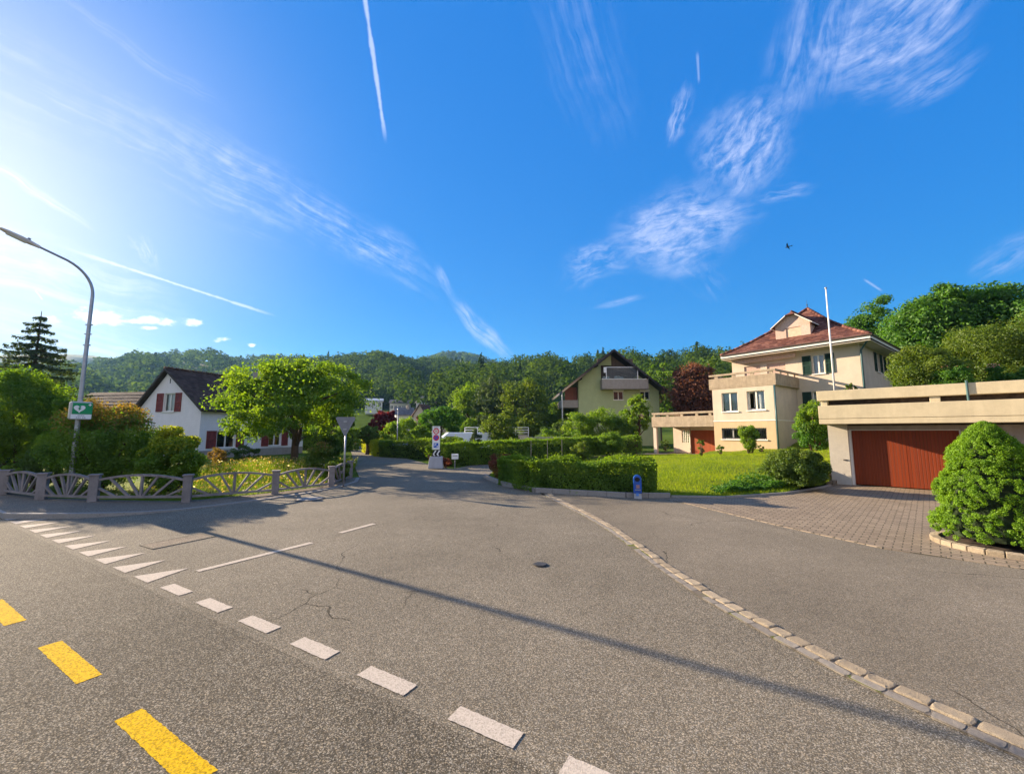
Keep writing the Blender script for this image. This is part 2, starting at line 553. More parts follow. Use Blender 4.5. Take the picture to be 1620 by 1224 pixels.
def wood(name, col, plank=0.11, axis=0):
    def f(N):
        o = N.obj()
        s = N.sep(o)
        q = N.m('DIVIDE', s[axis], plank)
        idx = N.m('FLOOR', q)
        fr = N.m('FRACT', q)
        wn = N.n('ShaderNodeTexWhiteNoise', noise_dimensions='1D')
        N.put(wn.inputs['W'], idx)
        sc = (14, 14, 0.9) if axis != 2 else (0.9, 0.9, 14)
        gr = N.noise(N.vm('ADD', N.vm('MULTIPLY', o, sc), N.xyz(0, 0, N.m('MULTIPLY', idx, 7.3))), 1.6, 6, 0.65)
        c = N.mix(N.m('ADD', N.m('MULTIPLY', gr, 0.7), N.m('MULTIPLY', wn.outputs[0], 0.35)), tuple(x * 0.68 for x in col), tuple(x * 1.25 for x in col))
        edge = N.m('MINIMUM', N.sm(fr, 0.0, 0.07), N.sm(fr, 1.0, 0.93))
        c = N.mix(N.m('SUBTRACT', 1.0, edge), c, tuple(x * 0.5 for x in col))
        return bsdf(N, c, 0.55, N.bump(N.m('ADD', edge, N.m('MULTIPLY', gr, 0.2)), 0.004), 0.25)
    return mat(name, f)


M_DOOR_RED = wood("red stained planks", (0.225, 0.036, 0.006), 0.085)
M_DOOR_BROWN = wood("brown stained planks", (0.30, 0.062, 0.012), 0.10)
M_WOOD_DARK = wood("dark timber cladding", (0.11, 0.075, 0.055), 0.14)
M_WOOD_RED = wood("reddish timber cladding", (0.24, 0.07, 0.035), 0.14)
M_RAFTER = wood("dark rafter timber", (0.045, 0.03, 0.022), 0.2)


def tile_mat(name, a, b, c3):
    def f(N):
        r = N.rand()
        o = N.obj()
        n = N.noise(o, 1.2, 5, 0.65)
        f_ = N.noise(o, 24, 4, 0.6)
        c = N.ramp(N.m('ADD', N.m('MULTIPLY', r, 0.65), N.m('MULTIPLY', n, 0.35)), [(0.1, a), (0.5, b), (0.9, c3)])
        c = N.mix(N.sm(f_, 0.5, 0.72), c, tuple(x * 0.5 for x in a))
        return bsdf(N, c, 0.85, N.bump(f_, 0.01), 0.2)
    return mat(name, f)


M_TILE = tile_mat("clay roof tile", (0.075, 0.028, 0.021), (0.14, 0.054, 0.038), (0.25, 0.115, 0.08))
M_TILE_DARK = tile_mat("dark brown roof tile", (0.055, 0.032, 0.022), (0.085, 0.050, 0.036), (0.12, 0.075, 0.055))
M_SHINGLE = tile_mat("pink scale shingle", (0.50, 0.34, 0.27), (0.58, 0.41, 0.32), (0.64, 0.47, 0.38))


def ground_fn(N):
    o = N.obj()
    n = N.noise(o, 0.12, 6, 0.65)
    g = N.noise(o, 6, 4, 0.7)
    c = N.mix(N.sm(n, 0.35, 0.65), (0.045, 0.085, 0.016), (0.085, 0.13, 0.022))
    c = N.mix(N.sm(g, 0.4, 0.75), c, (0.11, 0.13, 0.035))
    return bsdf(N, c, 1.0, N.bump(g, 0.05), 0.0)


M_GROUND = mat("rough grass ground", ground_fn)


def lawn_fn(N):
    o = N.obj()
    n = N.noise(o, 0.5, 6, 0.6)
    g = N.noise(o, 11, 5, 0.75)
    f_ = N.noise(o, 60, 2, 0.6)
    c = N.mix(N.sm(n, 0.36, 0.64), (0.075, 0.14, 0.008), (0.17, 0.21, 0.014))
    c = N.mix(N.sm(g, 0.42, 0.78), c, (0.21, 0.24, 0.03))
    return bsdf(N, c, 0.95, N.bump(N.m('ADD', g, f_), 0.04), 0.1)


M_LAWN = mat("mown lawn", lawn_fn)


def forest_floor_fn(N):
    o = N.obj()
    n = N.noise(o, 0.05, 6, 0.7)
    return bsdf(N, N.mix(N.sm(n, 0.35, 0.65), (0.018, 0.040, 0.012), (0.04, 0.075, 0.018)), 0.95, None, 0.05)


M_FLOOR = mat("wooded hill floor", forest_floor_fn)


def bark_fn(N):
    o = N.obj()
    n = N.noise(N.vm('MULTIPLY', o, (14, 14, 2.5)), 1.0, 6, 0.7)
    return bsdf(N, N.mix(n, (0.035, 0.022, 0.015), (0.16, 0.105, 0.07)), 0.95, N.bump(n, 0.04), 0.1)


M_BARK = mat("bark", bark_fn)


def paver_fn(N):
    o = N.obj()
    rot = N.n('ShaderNodeMapping')
    N.put(rot.inputs[0], o)
    rot.inputs['Rotation'].default_value = (0, 0, R(45.6))
    v = N.vm('ADD', rot.outputs[0], N.vm('SCALE', N.vm('SUBTRACT', N.noisec(o, 3.0, 2), (0.5, 0.5, 0.5)), scale=0.02))
    b = N.n('ShaderNodeTexBrick')
    b.offset = 0.5
    N.put(b.inputs['Vector'], v)
    N.put(b.inputs['Color1'], (0.0, 0, 0))
    N.put(b.inputs['Color2'], (1.0, 1, 1))
    N.put(b.inputs['Mortar'], (0.5, 0.5, 0.5))
    N.put(b.inputs['Scale'], 1.0)
    b.inputs['Mortar Size'].default_value = 0.010
    b.inputs['Mortar Smooth'].default_value = 0.3
    b.inputs['Brick Width'].default_value = 0.22
    b.inputs['Row Height'].default_value = 0.125
    n = N.noise(o, 1.1, 6, 0.65)
    g = N.noise(o, 90, 3, 0.6)
    k = N.m('ADD', N.m('MULTIPLY', N.sep(b.outputs[0])[0], 0.40), N.m('MULTIPLY', n, 0.6))
    c = N.mix(k, (0.165, 0.122, 0.082), (0.36, 0.28, 0.19))
    c = N.mix(N.sm(g, 0.5, 0.75), c, (0.11, 0.085, 0.065))
    c = N.mix(N.m('MULTIPLY', b.outputs[1], 0.85), c, (0.05, 0.046, 0.028))
    h = N.m('ADD', N.m('MULTIPLY', N.m('SUBTRACT', 1.0, b.outputs[1]), 1.0), N.m('MULTIPLY', g, 0.25))
    return bsdf(N, c, 0.85, N.bump(h, 0.012), 0.25)


M_PAVER = mat("interlocking pavers", paver_fn)

# foliage kinds
L_SUN = leaf_mat("fresh yellow green leaf", (0.036, 0.092, 0.006), (0.125, 0.190, 0.012), 0.5)
L_MID = leaf_mat("mid green leaf", (0.034, 0.085, 0.008), (0.105, 0.17, 0.014), 0.45)
L_DARK = leaf_mat("dark green leaf", (0.024, 0.055, 0.010), (0.075, 0.120, 0.016), 0.38)
L_GREEN = leaf_mat("saturated green leaf", (0.016, 0.064, 0.008), (0.062, 0.140, 0.010), 0.4)
L_OLIVE = leaf_mat("olive leaf", (0.030, 0.066, 0.007), (0.095, 0.130, 0.012), 0.4)
L_BEECH = leaf_mat("copper beech leaf", (0.060, 0.022, 0.016), (0.15, 0.058, 0.036), 0.35)
L_MAPLE = leaf_mat("crimson maple leaf", (0.045, 0.006, 0.012), (0.13, 0.016, 0.028), 0.4)
L_RUST = leaf_mat("rust tinted leaf", (0.07, 0.065, 0.012), (0.20, 0.12, 0.03), 0.4)
L_REDSHRUB = leaf_mat("berberis leaf", (0.055, 0.018, 0.012), (0.17, 0.05, 0.028), 0.4)
L_NEEDLE = leaf_mat("spruce needle", (0.022, 0.046, 0.020), (0.065, 0.095, 0.040), 0.3)
L_ALBERTA = leaf_mat("dwarf spruce needle", (0.045, 0.108, 0.004), (0.140, 0.245, 0.008), 0.36)
L_FOREST = leaf_mat("forest leaf", (0.009, 0.028, 0.008), (0.058, 0.098, 0.013), 0.30, 0.006)
L_GOLD = leaf_mat("golden hedge leaf", (0.10, 0.14, 0.008), (0.26, 0.27, 0.012), 0.45)
L_GRASS = leaf_mat("grass blade", (0.060, 0.115, 0.006), (0.165, 0.20, 0.012), 0.45, 0.006)
L_MEADOW = leaf_mat("meadow grass blade", (0.040, 0.080, 0.008), (0.110, 0.150, 0.020), 0.45, 0.006)
L_SEED = leaf_mat("dry seed head", (0.13, 0.085, 0.035), (0.28, 0.21, 0.12), 0.4, 0.006)
L_ROSE = leaf_mat("pink blossom", (0.50, 0.18, 0.16), (0.75, 0.45, 0.40), 0.4, 0.006)
L_WHITEFL = leaf_mat("white blossom", (0.55, 0.52, 0.45), (0.80, 0.78, 0.70), 0.4, 0.02)


# ------------------------------------------------------------------ mesh helpers
def link(name, me, parent=None):
    o = bpy.data.objects.new(name, me)
    COL.objects.link(o)
    if parent is not None:
        o.parent = parent
    return o


def tag(o, label=None, cat=None, group=None, kind=None):
    if label:
        o["label"] = label
    if cat:
        o["category"] = cat
    if group:
        o["group"] = group
    if kind:
        o["kind"] = kind
    return o


def empty(name, loc, rz=0.0, label=None, cat=None, group=None):
    o = bpy.data.objects.new(name, None)
    COL.objects.link(o)
    o.location = loc
    o.rotation_euler = (0, 0, rz)
    o.empty_display_size = 0.2
    return tag(o, label, cat, group)


class MB:
    def __init__(self):
        self.v = []
        self.f = []
        self.m = []

    def add(self, vs, fs, m=0):
        b = len(self.v)
        self.v += [tuple(p) for p in vs]
        self.f += [tuple(b + i for i in f) for f in fs]
        self.m += [m] * len(fs)
        return self

    def face(self, pts, m=0):
        return self.add(pts, [tuple(range(len(pts)))], m)

    def box(self, x0, x1, y0, y1, z0, z1, m=0, fn=None):
        p = [(x0, y0, z0), (x1, y0, z0), (x1, y1, z0), (x0, y1, z0), (x0, y0, z1), (x1, y0, z1), (x1, y1, z1), (x0, y1, z1)]
        if fn:
            p = [fn(*q) for q in p]
        return self.add(p, [(0, 3, 2, 1), (4, 5, 6, 7), (0, 1, 5, 4), (1, 2, 6, 5), (2, 3, 7, 6), (3, 0, 4, 7)], m)

    def prism(self, poly, z0, z1, m=0, fn=None):
        n = len(poly)
        p = [(x, y, z0) for x, y in poly] + [(x, y, z1) for x, y in poly]
        if fn:
            p = [fn(*q) for q in p]
        fs = [tuple(range(n - 1, -1, -1)), tuple(range(n, 2 * n))] + [(i, (i + 1) % n, n + (i + 1) % n, n + i) for i in range(n)]
        return self.add(p, fs, m)

    def tube(self, pts, rad, sides=10, m=0, cap=True):
        pts = [Vector(p) for p in pts]
        if not hasattr(rad, '__len__'):
            rad = [rad] * len(pts)
        vs, fs = [], []
        prev = None
        for i, p in enumerate(pts):
            d = (pts[min(i + 1, len(pts) - 1)] - pts[max(i - 1, 0)]).normalized()
            if prev is None:
                up = Vector((0, 0, 1)) if abs(d.z) < 0.9 else Vector((1, 0, 0))
                u = d.cross(up).normalized()
            else:
                u = (prev - d * prev.dot(d)).normalized()
            prev = u
            w = d.cross(u)
            for k in range(sides):
                a = 2 * math.pi * k / sides
                vs.append(p + (u * math.cos(a) + w * math.sin(a)) * rad[i])
        for i in range(len(pts) - 1):
            for k in range(sides):
                k2 = (k + 1) % sides
                fs.append((i * sides + k, i * sides + k2, (i + 1) * sides + k2, (i + 1) * sides + k))
        if cap:
            fs.append(tuple(range(sides - 1, -1, -1)))
            fs.append(tuple((len(pts) - 1) * sides + k for k in range(sides)))
        return self.add(vs, fs, m)

    def lathe(self, prof, c=(0, 0, 0), sides=20, m=0):
        return self.tube([(c[0], c[1], c[2] + z) for r, z in prof], [max(r, 1e-4) for r, z in prof], sides, m)

    def beam(self, p, q, w, h, m=0, up=Vector((0, 0, 1))):
        p, q = Vector(p), Vector(q)
        d = (q - p).normalized()
        s = d.cross(up)
        s = s.normalized() if s.length > 1e-4 else Vector((1, 0, 0))
        t = s.cross(d).normalized()
        vs = []
        for o in (p, q):
            for a, b in ((-1, -1), (1, -1), (1, 1), (-1, 1)):
                vs.append(o + s * a * w / 2 + t * b * h / 2)
        return self.add(vs, [(0, 1, 2, 3), (7, 6, 5, 4), (0, 4, 5, 1), (1, 5, 6, 2), (2, 6, 7, 3), (3, 7, 4, 0)], m)

    def build(self, name, mats, parent=None, bevel=0.0, smooth=False, loc=None):
        me = bpy.data.meshes.new(name)
        me.from_pydata(self.v, [], self.f)
        if not isinstance(mats, (list, tuple)):
            mats = [mats]
        for k in mats:
            me.materials.append(k)
        me.polygons.foreach_set("material_index", self.m)
        if smooth:
            me.polygons.foreach_set("use_smooth", [True] * len(self.f))
        me.update()
        o = link(name, me, parent)
        if loc is not None:
            o.location = loc
        if bevel:
            b = o.modifiers.new("bevel", 'BEVEL')
            b.width = bevel
            b.segments = 2
            b.limit_method = 'ANGLE'
            b.angle_limit = R(40)
        return o


def quads(name, V, mats, parent=None, mi=None, tint=None, loc=None, extra=None):
    """V: (n,4,3) array of separate quads; extra: MB whose faces join the same mesh"""
    n = len(V)
    me = bpy.data.meshes.new(name)
    ev, ef, em = (extra.v, extra.f, extra.m) if extra else ([], [], [])
    nv = n * 4 + len(ev)
    co = np.concatenate([V.reshape(-1, 3), np.array(ev, dtype=float).reshape(-1, 3)]) if ev else V.reshape(-1, 3)
    me.vertices.add(nv)
    me.vertices.foreach_set("co", co.astype(np.float32).ravel())
    lt = [4] * n + [len(f) for f in ef]
    idx = np.concatenate([np.arange(n * 4), np.array([n * 4 + i for f in ef for i in f], dtype=int)]) if ef else np.arange(n * 4)
    me.loops.add(len(idx))
    me.loops.foreach_set("vertex_index", idx.astype(np.int32))
    starts = np.concatenate([[0], np.cumsum(lt)[:-1]]).astype(np.int32)
    me.polygons.add(len(lt))
    me.polygons.foreach_set("loop_start", starts)
    try:
        me.polygons.foreach_set("loop_total", np.array(lt, dtype=np.int32))
    except Exception:
        pass
    if not isinstance(mats, (list, tuple)):
        mats = [mats]
    for k in mats:
        me.materials.append(k)
    mm = np.zeros(len(lt), dtype=np.int32)
    if mi is not None:
        mm[:n] = mi
    if em:
        mm[n:] = em
    me.polygons.foreach_set("material_index", mm)
    at = me.attributes.new("tint", 'FLOAT', 'POINT')
    tv = np.full(nv, 0.5, dtype=np.float32)
    if tint is not None:
        tv[:n * 4] = np.repeat(np.asarray(tint, dtype=np.float32), 4)
    at.data.foreach_set("value", tv)
    me.update(calc_edges=True)
    me.validate()
    o = link(name, me, parent)
    if loc is not None:
        o.location = loc
    return o


M_TWIGS = plain("leafy twigs", (0.018, 0.030, 0.010), 0.95, 0.5, 18)


def unit(v):
    return v / np.maximum(np.linalg.norm(v, axis=1, keepdims=True), 1e-9)


def leafquads(P, Nrm, size, jitter=0.7, asp=0.6):
    """leaf shaped quads at P facing roughly Nrm"""
    n = len(P)
    Nn = unit(Nrm + RNG.normal(size=(n, 3)) * jitter)
    t = unit(np.cross(Nn, RNG.normal(size=(n, 3))))
    b = np.cross(Nn, t)
    s = (np.asarray(size) * (0.6 + 0.8 * RNG.random(n)))[:, None]
    base = P - t * s * 0.5
    tip = P + t * s * 0.5 - Nn * s * 0.12
    r = P + b * s * asp * 0.5 + t * s * 0.05 + Nn * s * 0.10
    l = P - b * s * asp * 0.5 + t * s * 0.05 + Nn * s * 0.10
    return np.stack([base, r, tip, l], axis=1)


def ball_dirs(n):
    return unit(RNG.normal(size=(n, 3)))


def clump_points(centers, radii, n_per, flat=0.85, shell=0.55):
    """points spread through blobs, denser at the shell"""
    P, Nn, T = [], [], []
    for c, r in zip(centers, radii):
        d = ball_dirs(n_per)
        rad = r * (shell + (1 - shell) * RNG.random(n_per) ** 0.6)
        sc = np.array([1, 1, flat])
        P.append(np.asarray(c) + d * rad[:, None] * sc)
        Nn.append(d + np.array([0, 0, 0.45]))
        T.append(np.full(n_per, RNG.random()))
    return np.concatenate(P), np.concatenate(Nn), np.concatenate(T)


def crown_centers(n, rx, ry, rz, cz, lowcut=-0.75, inner=0.35, lump=0.22):
    """clump centres through an ellipsoid with an uneven, lobed outline"""
    out = []
    ph = [(RNG.normal(size=3) * 2.4, random.uniform(0, 6.28)) for _ in range(4)]
    while len(out) < n:
        d = ball_dirs(1)[0]
        if d[2] < lowcut:
            continue
        k = 1 + lump * sum(math.sin(float(d @ w) + p) for w, p in ph) / 2
        r = (inner + (1 - inner) * random.random() ** 0.5) * k
        out.append(np.array([d[0] * rx * r, d[1] * ry * r, cz + d[2] * rz * r]))
    return out


def limb_mesh(mb, base, top, r0, r1, bend=0.15, sides=7, n=5):
    base, top = Vector(base), Vector(top)
    L = (top - base).length
    off = Vector((random.uniform(-1, 1), random.uniform(-1, 1), random.uniform(-0.3, 0.6))) * bend * L
    pts, rr = [], []
    for i in range(n):
        t = i / (n - 1)
        p = base.lerp(top, t) + off * math.sin(math.pi * t) * 0.5
        pts.append(p)
        rr.append(r0 + (r1 - r0) * t)
    mb.tube(pts, rr, sides)


def reseed(label):
    global RNG
    k = zlib.crc32(label.encode())
    RNG = np.random.default_rng(k)
    random.seed(k)


def tree(name, loc, h, r, leaf, label, cat="tree", group=None, trunk_h=None, trunk_r=None, clumps=34, per=260, lsize=0.14, squash=1.0, clump_r=0.27, lowcut=-0.75, tip=0.0, lump=0.22):
    reseed(label)
    root = empty(name, loc, random.uniform(0, 6.28), label, cat, group)
    trunk_h = h * 0.3 if trunk_h is None else trunk_h
    trunk_r = max(0.05, h * 0.022) if trunk_r is None else trunk_r
    cz = trunk_h + (h - trunk_h) * 0.48
    rz = (h - trunk_h) * 0.52
    clumps = int(clumps * 2.6)
    per = int(per * 0.42)
    clump_r = clump_r * 0.74
    cs = crown_centers(clumps, r * 0.84, r * 0.84, rz * 0.86, cz, lowcut, 0.35, lump)
    if tip:
        for c in cs:
            k = max(0.0, (c[2] - cz) / rz)
            c[0] *= 1 - tip * k
            c[1] *= 1 - tip * k
    rad = [min(r, rz) * clump_r * random.uniform(0.7, 1.35) for _ in cs]
    mb = MB()
    flare = [(0, 0, -0.15), (0, 0, 0.12), (0.03 * r, 0, trunk_h * 0.55), (0, 0.02 * r, trunk_h), (0.04 * r, 0, cz)]
    mb.tube(flare, [trunk_r * 1.45, trunk_r * 1.1, trunk_r * 0.95, trunk_r * 0.85, trunk_r * 0.35], 10)
    for c in random.sample(cs, min(len(cs), 12)):
        z0 = random.uniform(trunk_h * 0.85, cz * 0.98)
        limb_mesh(mb, (0, 0, z0), tuple(c), trunk_r * 0.42, trunk_r * 0.08)
    mb.build("trunk", M_BARK, root, smooth=True)
    P, Nn, T = clump_points(cs, rad, per, 0.7, 0.25)
    # loose sprays outside the clumps break the outline
    k = max(20, int(len(P) * 0.05))
    d = ball_dirs(k)
    d[:, 2] = np.abs(d[:, 2]) * 0.9 - 0.15
    sp = d * np.array([r, r, rz]) * (0.93 + 0.20 * RNG.random((k, 1))) + np.array([0, 0, cz])
    P = np.concatenate([P, sp])
    Nn = np.concatenate([Nn, d])
    T = np.concatenate([T, RNG.random(k)])
    quads("crown", leafquads(P, Nn, np.full(len(P), lsize)), leaf, root, tint=T)
    return root


def bush(name, loc, rx, ry, h, leaf, label, cat="bush", group=None, clumps=26, per=260, lsize=0.07, stems=5, clump_r=0.34, lowcut=-0.97, flat_top=False, leaf2=None, frac2=0.0, vase=0.0, lump=0.14):
    reseed(label)
    root = empty(name, loc, 0, label, cat, group)
    cz = h * 0.5
    clumps = int(clumps * 2.2)
    per = int(per * 0.55)
    clump_r = clump_r * 0.76
    cs = crown_centers(clumps, rx * 0.82, ry * 0.82, h * 0.43, cz, lowcut, 0.45, lump)
    if vase:
        for c in cs:
            k = 1 - vase * (1 - min(1, max(0, c[2] / h)))
            c[0] *= k
            c[1] *= k
    m = min(rx, ry, h * 0.5)
    rad = [m * clump_r * random.uniform(0.75, 1.35) for _ in cs]
    mb = MB()
    for i in range(stems):
        a = random.uniform(0, 6.28)
        c = random.choice(cs)
        limb_mesh(mb, (math.cos(a) * rx * 0.12, math.sin(a) * ry * 0.12, -0.05), tuple(c), 0.03 + 0.01 * h, 0.008, 0.1, 6, 4)
    mb.build("stem", M_BARK, root, smooth=True)
    P, Nn, T = clump_points(cs, rad, per, 0.85, 0.3)
    P[:, 2] = np.maximum(P[:, 2], 0.02 + 0.05 * RNG.random(len(P)))
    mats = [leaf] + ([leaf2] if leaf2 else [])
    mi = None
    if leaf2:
        k = np.clip((P[:, 2] / h - (1 - frac2 * 1.3)) * 3, 0, 1)  # second leaf colour thickens upwards; yellow-green ones paint in a sunlit top
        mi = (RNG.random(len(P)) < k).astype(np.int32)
    quads("foliage", leafquads(P, Nn, np.full(len(P), lsize)), mats, root, mi=mi, tint=T)
    return root


def hedge(name, path, width, h0, h1, leaf, label, lsize=0.06, dens=900, group=None, z=0.0, wob=0.12, leaf2=None, cat="hedge", z1=None):
    """clipped hedge along a polyline: twiggy core, leaves over sides and top"""
    reseed(label)
    root = empty(name, (path[0][0], path[0][1], z), 0, label, cat, group)
    ox, oy = path[0][0], path[0][1]
    z1 = z if z1 is None else z1
    pts = [np.array([p[0] - ox, p[1] - oy]) for p in path]
    Ls = [np.linalg.norm(pts[i + 1] - pts[i]) for i in range(len(pts) - 1)]
    tot = sum(Ls)
    P, Nn, T = [], [], []
    core = MB()
    acc = 0
    for i, L in enumerate(Ls):
        a, b = pts[i], pts[i + 1]
        d = (b - a) / L
        if i > 0:
            a = a - d * width * 0.3
        if i < len(Ls) - 1:
            b = b + d * width * 0.3
        L = np.linalg.norm(b - a)
        nrm = np.array([-d[1], d[0]])
        ha = h0 + (h1 - h0) * acc / tot
        hb = h0 + (h1 - h0) * (acc + L) / tot
        za = (z1 - z) * acc / tot
        zb = (z1 - z) * (acc + L) / tot
        w = max(0.08, width / 2 - 0.20 - wob * 0.8)
        q = []
        for (p, hh, zz) in ((a + d * 0.3, ha, za), (b - d * 0.3, hb, zb)):
            for s in (-1, 1):
                q += [(p[0] + nrm[0] * w * s, p[1] + nrm[1] * w * s, zz - 0.02), (p[0] + nrm[0] * w * s * 0.9, p[1] + nrm[1] * w * s * 0.9, zz + hh - 0.24 - wob * 0.8)]
        core.add(q, [(0, 1, 5, 4), (2, 6, 7, 3), (1, 3, 7, 5), (0, 2, 3, 1), (4, 5, 7, 6)])
        area = L * (ha + hb) + L * width
        n = int(area * dens)
        s = RNG.random(n)
        which = RNG.random(n) * (ha + hb + width)
        hh = ha + (hb - ha) * s
        zz = za + (zb - za) * s
        lat = np.where(which < ha, -width / 2, np.where(which < ha + hb, width / 2, (RNG.random(n) - 0.5) * width))
        top = which >= ha + hb
        ver = np.where(top, hh, RNG.random(n) * hh)
        nx = np.where(top, 0, np.sign(lat))
        px = a[0] + d[0] * L * s + nrm[0] * lat
        py = a[1] + d[1] * L * s + nrm[1] * lat
        p = np.stack([px, py, ver + zz], 1)
        N3 = np.stack([nrm[0] * nx, nrm[1] * nx, top * 1.0 + 0.25], 1)
        # uneven clipped surface: low-frequency waves plus inward scatter
        ph = np.sin(px * 3.1 + ver * 2.3 + 1.3 * np.sin(py * 2.2)) + 0.6 * np.sin(px * 7.3 + py * 5.1 + ver * 6.2)
        push = wob * 0.45 * ph - RNG.random(n) ** 2 * 0.16
        # loose shoots
        push += (RNG.random(n) < 0.05) * RNG.random(n) * 0.17
        p += unit(N3) * push[:, None]
        P.append(p)
        Nn.append(N3)
        T.append(0.5 + 0.25 * ph + 0.2 * (RNG.random(n) - 0.5))  # tint follows the relief: bulges lighter, hollows darker, shading put into the colour
        acc += L
    # closed ends
    for e, (p0, p1, hh, zz) in enumerate(((pts[0], pts[1], h0, 0), (pts[-1], pts[-2], h1, z1 - z))):
        d = (p0 - p1) / np.linalg.norm(p0 - p1)
        nrm = np.array([-d[1], d[0]])
        n = int(width * hh * dens)
        lat = (RNG.random(n) - 0.5) * width
        ver = RNG.random(n) * hh
        off = 0.05 * np.sin(lat * 6 + ver * 5) - RNG.random(n) ** 2 * 0.12
        P.append(np.stack([p0[0] + nrm[0] * lat + d[0] * off, p0[1] + nrm[1] * lat + d[1] * off, ver + zz], 1))
        Nn.append(np.tile(np.array([d[0], d[1], 0.2]), (n, 1)))
        T.append(RNG.random(n))
    P, Nn, T = np.concatenate(P), np.concatenate(Nn), np.clip(np.concatenate(T), 0, 1)
    core.build("branches", M_TWIGS, root)
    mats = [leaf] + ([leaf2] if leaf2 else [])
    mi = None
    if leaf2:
        ns = np.sin(P[:, 0] * 1.7 + 2) + np.sin(P[:, 1] * 2.9) + (P[:, 2] / max(h0, h1)) * 1.6  # second leaf in patches, more towards the top; yellow-green paints in sunlight
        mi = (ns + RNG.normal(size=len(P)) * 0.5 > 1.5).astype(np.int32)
    quads("foliage", leafquads(P, Nn, np.full(len(P), lsize), 0.8), mats, root, mi=mi, tint=T)
    return root


def text_mesh(name, body, size, mtl, parent, loc, rot, extrude=0.002, bold=0.0, width=1.0):
    cu = bpy.data.curves.new(name, 'FONT')
    cu.body = body
    cu.size = size
    cu.align_x = 'CENTER'
    cu.align_y = 'CENTER'
    cu.extrude = extrude
    cu.offset = bold
    tmp = bpy.data.objects.new(name, cu)
    COL.objects.link(tmp)
    dg = bpy.context.evaluated_depsgraph_get()
    me = bpy.data.meshes.new_from_object(tmp.evaluated_get(dg))
    bpy.data.objects.remove(tmp)
    me.materials.clear()
    me.materials.append(mtl)
    o = link(name, me, parent)
    o.location = loc
    o.rotation_euler = rot
    o.scale = (width, 1, 1)
    return o


def sheet(name, poly, z, m, parent=None, kind='structure', thick=0.0):
    mb = MB()
    if thick:
        mb.prism(poly, z - thick, z, 0)
    else:
        mb.face([(x, y, z) for x, y in poly])
    o = mb.build(name, m, parent)
    if kind:
        tag(o, kind=kind)
    return o


# ------------------------------------------------------------------ ground, roads
def smooth01(x):
    x = np.clip(x, 0, 1)
    return x * x * (3 - 2 * x)


def terrain_z(x, y):
    r = np.hypot(x, y)
    z = -0.04 + 13.0 * smooth01((r - 70) / 160.0) * smooth01((y + 20) / 80.0)
    return z


def build_ground():
    rs = np.concatenate([[0, 2, 5, 10, 20, 35, 50], np.linspace(60, 260, 26), [320, 420, 600, 900, 1500, 3000, 7000, 12000]])
    th = np.linspace(-math.pi, math.pi, 145)[:-1]
    V = [(0, 0, -0.04)]
    F = []
    for r in rs[1:]:
        for t in th:
            x, y = r * math.sin(t), r * math.cos(t)
            V.append((x, y, float(terrain_z(x, y))))
    n = len(th)
    for k in range(n):
        F.append((0, 1 + (k + 1) % n, 1 + k))
    for i in range(len(rs) - 2):
        for k in range(n):
            a, b = 1 + i * n + k, 1 + i * n + (k + 1) % n
            F.append((a, b, b + n, a + n))
    mb = MB()
    mb.v, mb.f, mb.m = V, F, [0] * len(F)
    o = mb.build("ground", M_GROUND, smooth=True)
    tag(o, kind='structure')


build_ground()

ED = Vector((0.866, -0.5))          # main road direction
EN = Vector((0.5, 0.866))           # across it, towards the side road
E0 = Vector((-0.18, 2.80))          # on the edge line of the main road


def edge_pt(s, n=0.0):
    p = E0 + ED * s + EN * n
    return (p.x, p.y)


main_road = sheet("main_road", [edge_pt(-120, -0.09), edge_pt(-120, -9.5), edge_pt(60, -9.5), edge_pt(60, -0.09)], -0.001, M_ROAD)
# side road with its funnel mouth, bending away to the left
COB = [(1.05, 13.0), (1.11, 12.15), (1.45, 10.6), (1.72, 9.46), (1.95, 8.1), (2.04, 7.12), (2.12, 6.0), (2.28, 4.85), (2.50, 4.02), (2.68, 3.45), (2.90, 2.95), (3.14, 2.50), (3.5, 1.85), (4.0, 1.15), (4.6, 0.45)]
KERB_L = [(-40, 25.9), (-30, 20.12), (-20, 14.34), (-14.2, 10.95), (-11.06, 9.06), (-9.56, 9.13), (-8.6, 9.55), (-7.86, 10.13), (-6.79, 11.71), (-6.24, 12.76), (-5.86, 14.19), (-5.80, 15.5), (-6.25, 16.9), (-9.0, 23.4), (-14.6, 37.2), (-20.7, 51.0), (-31, 78)]
right_edge = [(-24, 78), (-16.6, 47.5), (-10.3, 34.4), (-3.6, 21.6), (-3.0, 21.0), (-2.3, 23.0), (3.0, 27.2), (8.2, 33.5), (12.6, 32.2), (12.2, 31.6), (8.6, 31.2), (3.6, 25.3), (0.6, 21.6), (-1.0, 18.6), (-1.02, 16.62), (-0.22, 14.52), (0.8, 13.05)]
poly = [edge_pt(-16, -1.2)] + KERB_L[3:] + right_edge + COB + [edge_pt(6.2, -1.2)]
side_road = sheet("side_road", poly, -0.004, M_SIDE)
fore = [(0.8, 13.05)] + COB + [edge_pt(5.6, -0.3), edge_pt(30, -0.3), (30, 2), (12, 4.0), (7.9, 5.62), (7.1, 5.85), (6.06, 6.82), (5.44, 8.36), (4.72, 10.64), (4.36, 11.6), (4.4, 12.0)]
forecourt = sheet("forecourt", fore, -0.002, M_FORE)
# left pavement (raised, dropping to the road at its end)
kerb_in = KERB_L[1:12]
FENCE_PTS = [(-26, 18.2), (-17.0, 13.15), (-14.52, 11.82), (-12.45, 10.95), (-10.84, 10.72), (-8.68, 11.05), (-7.17, 12.51), (-6.22, 14.19), (-6.55, 16.62)]


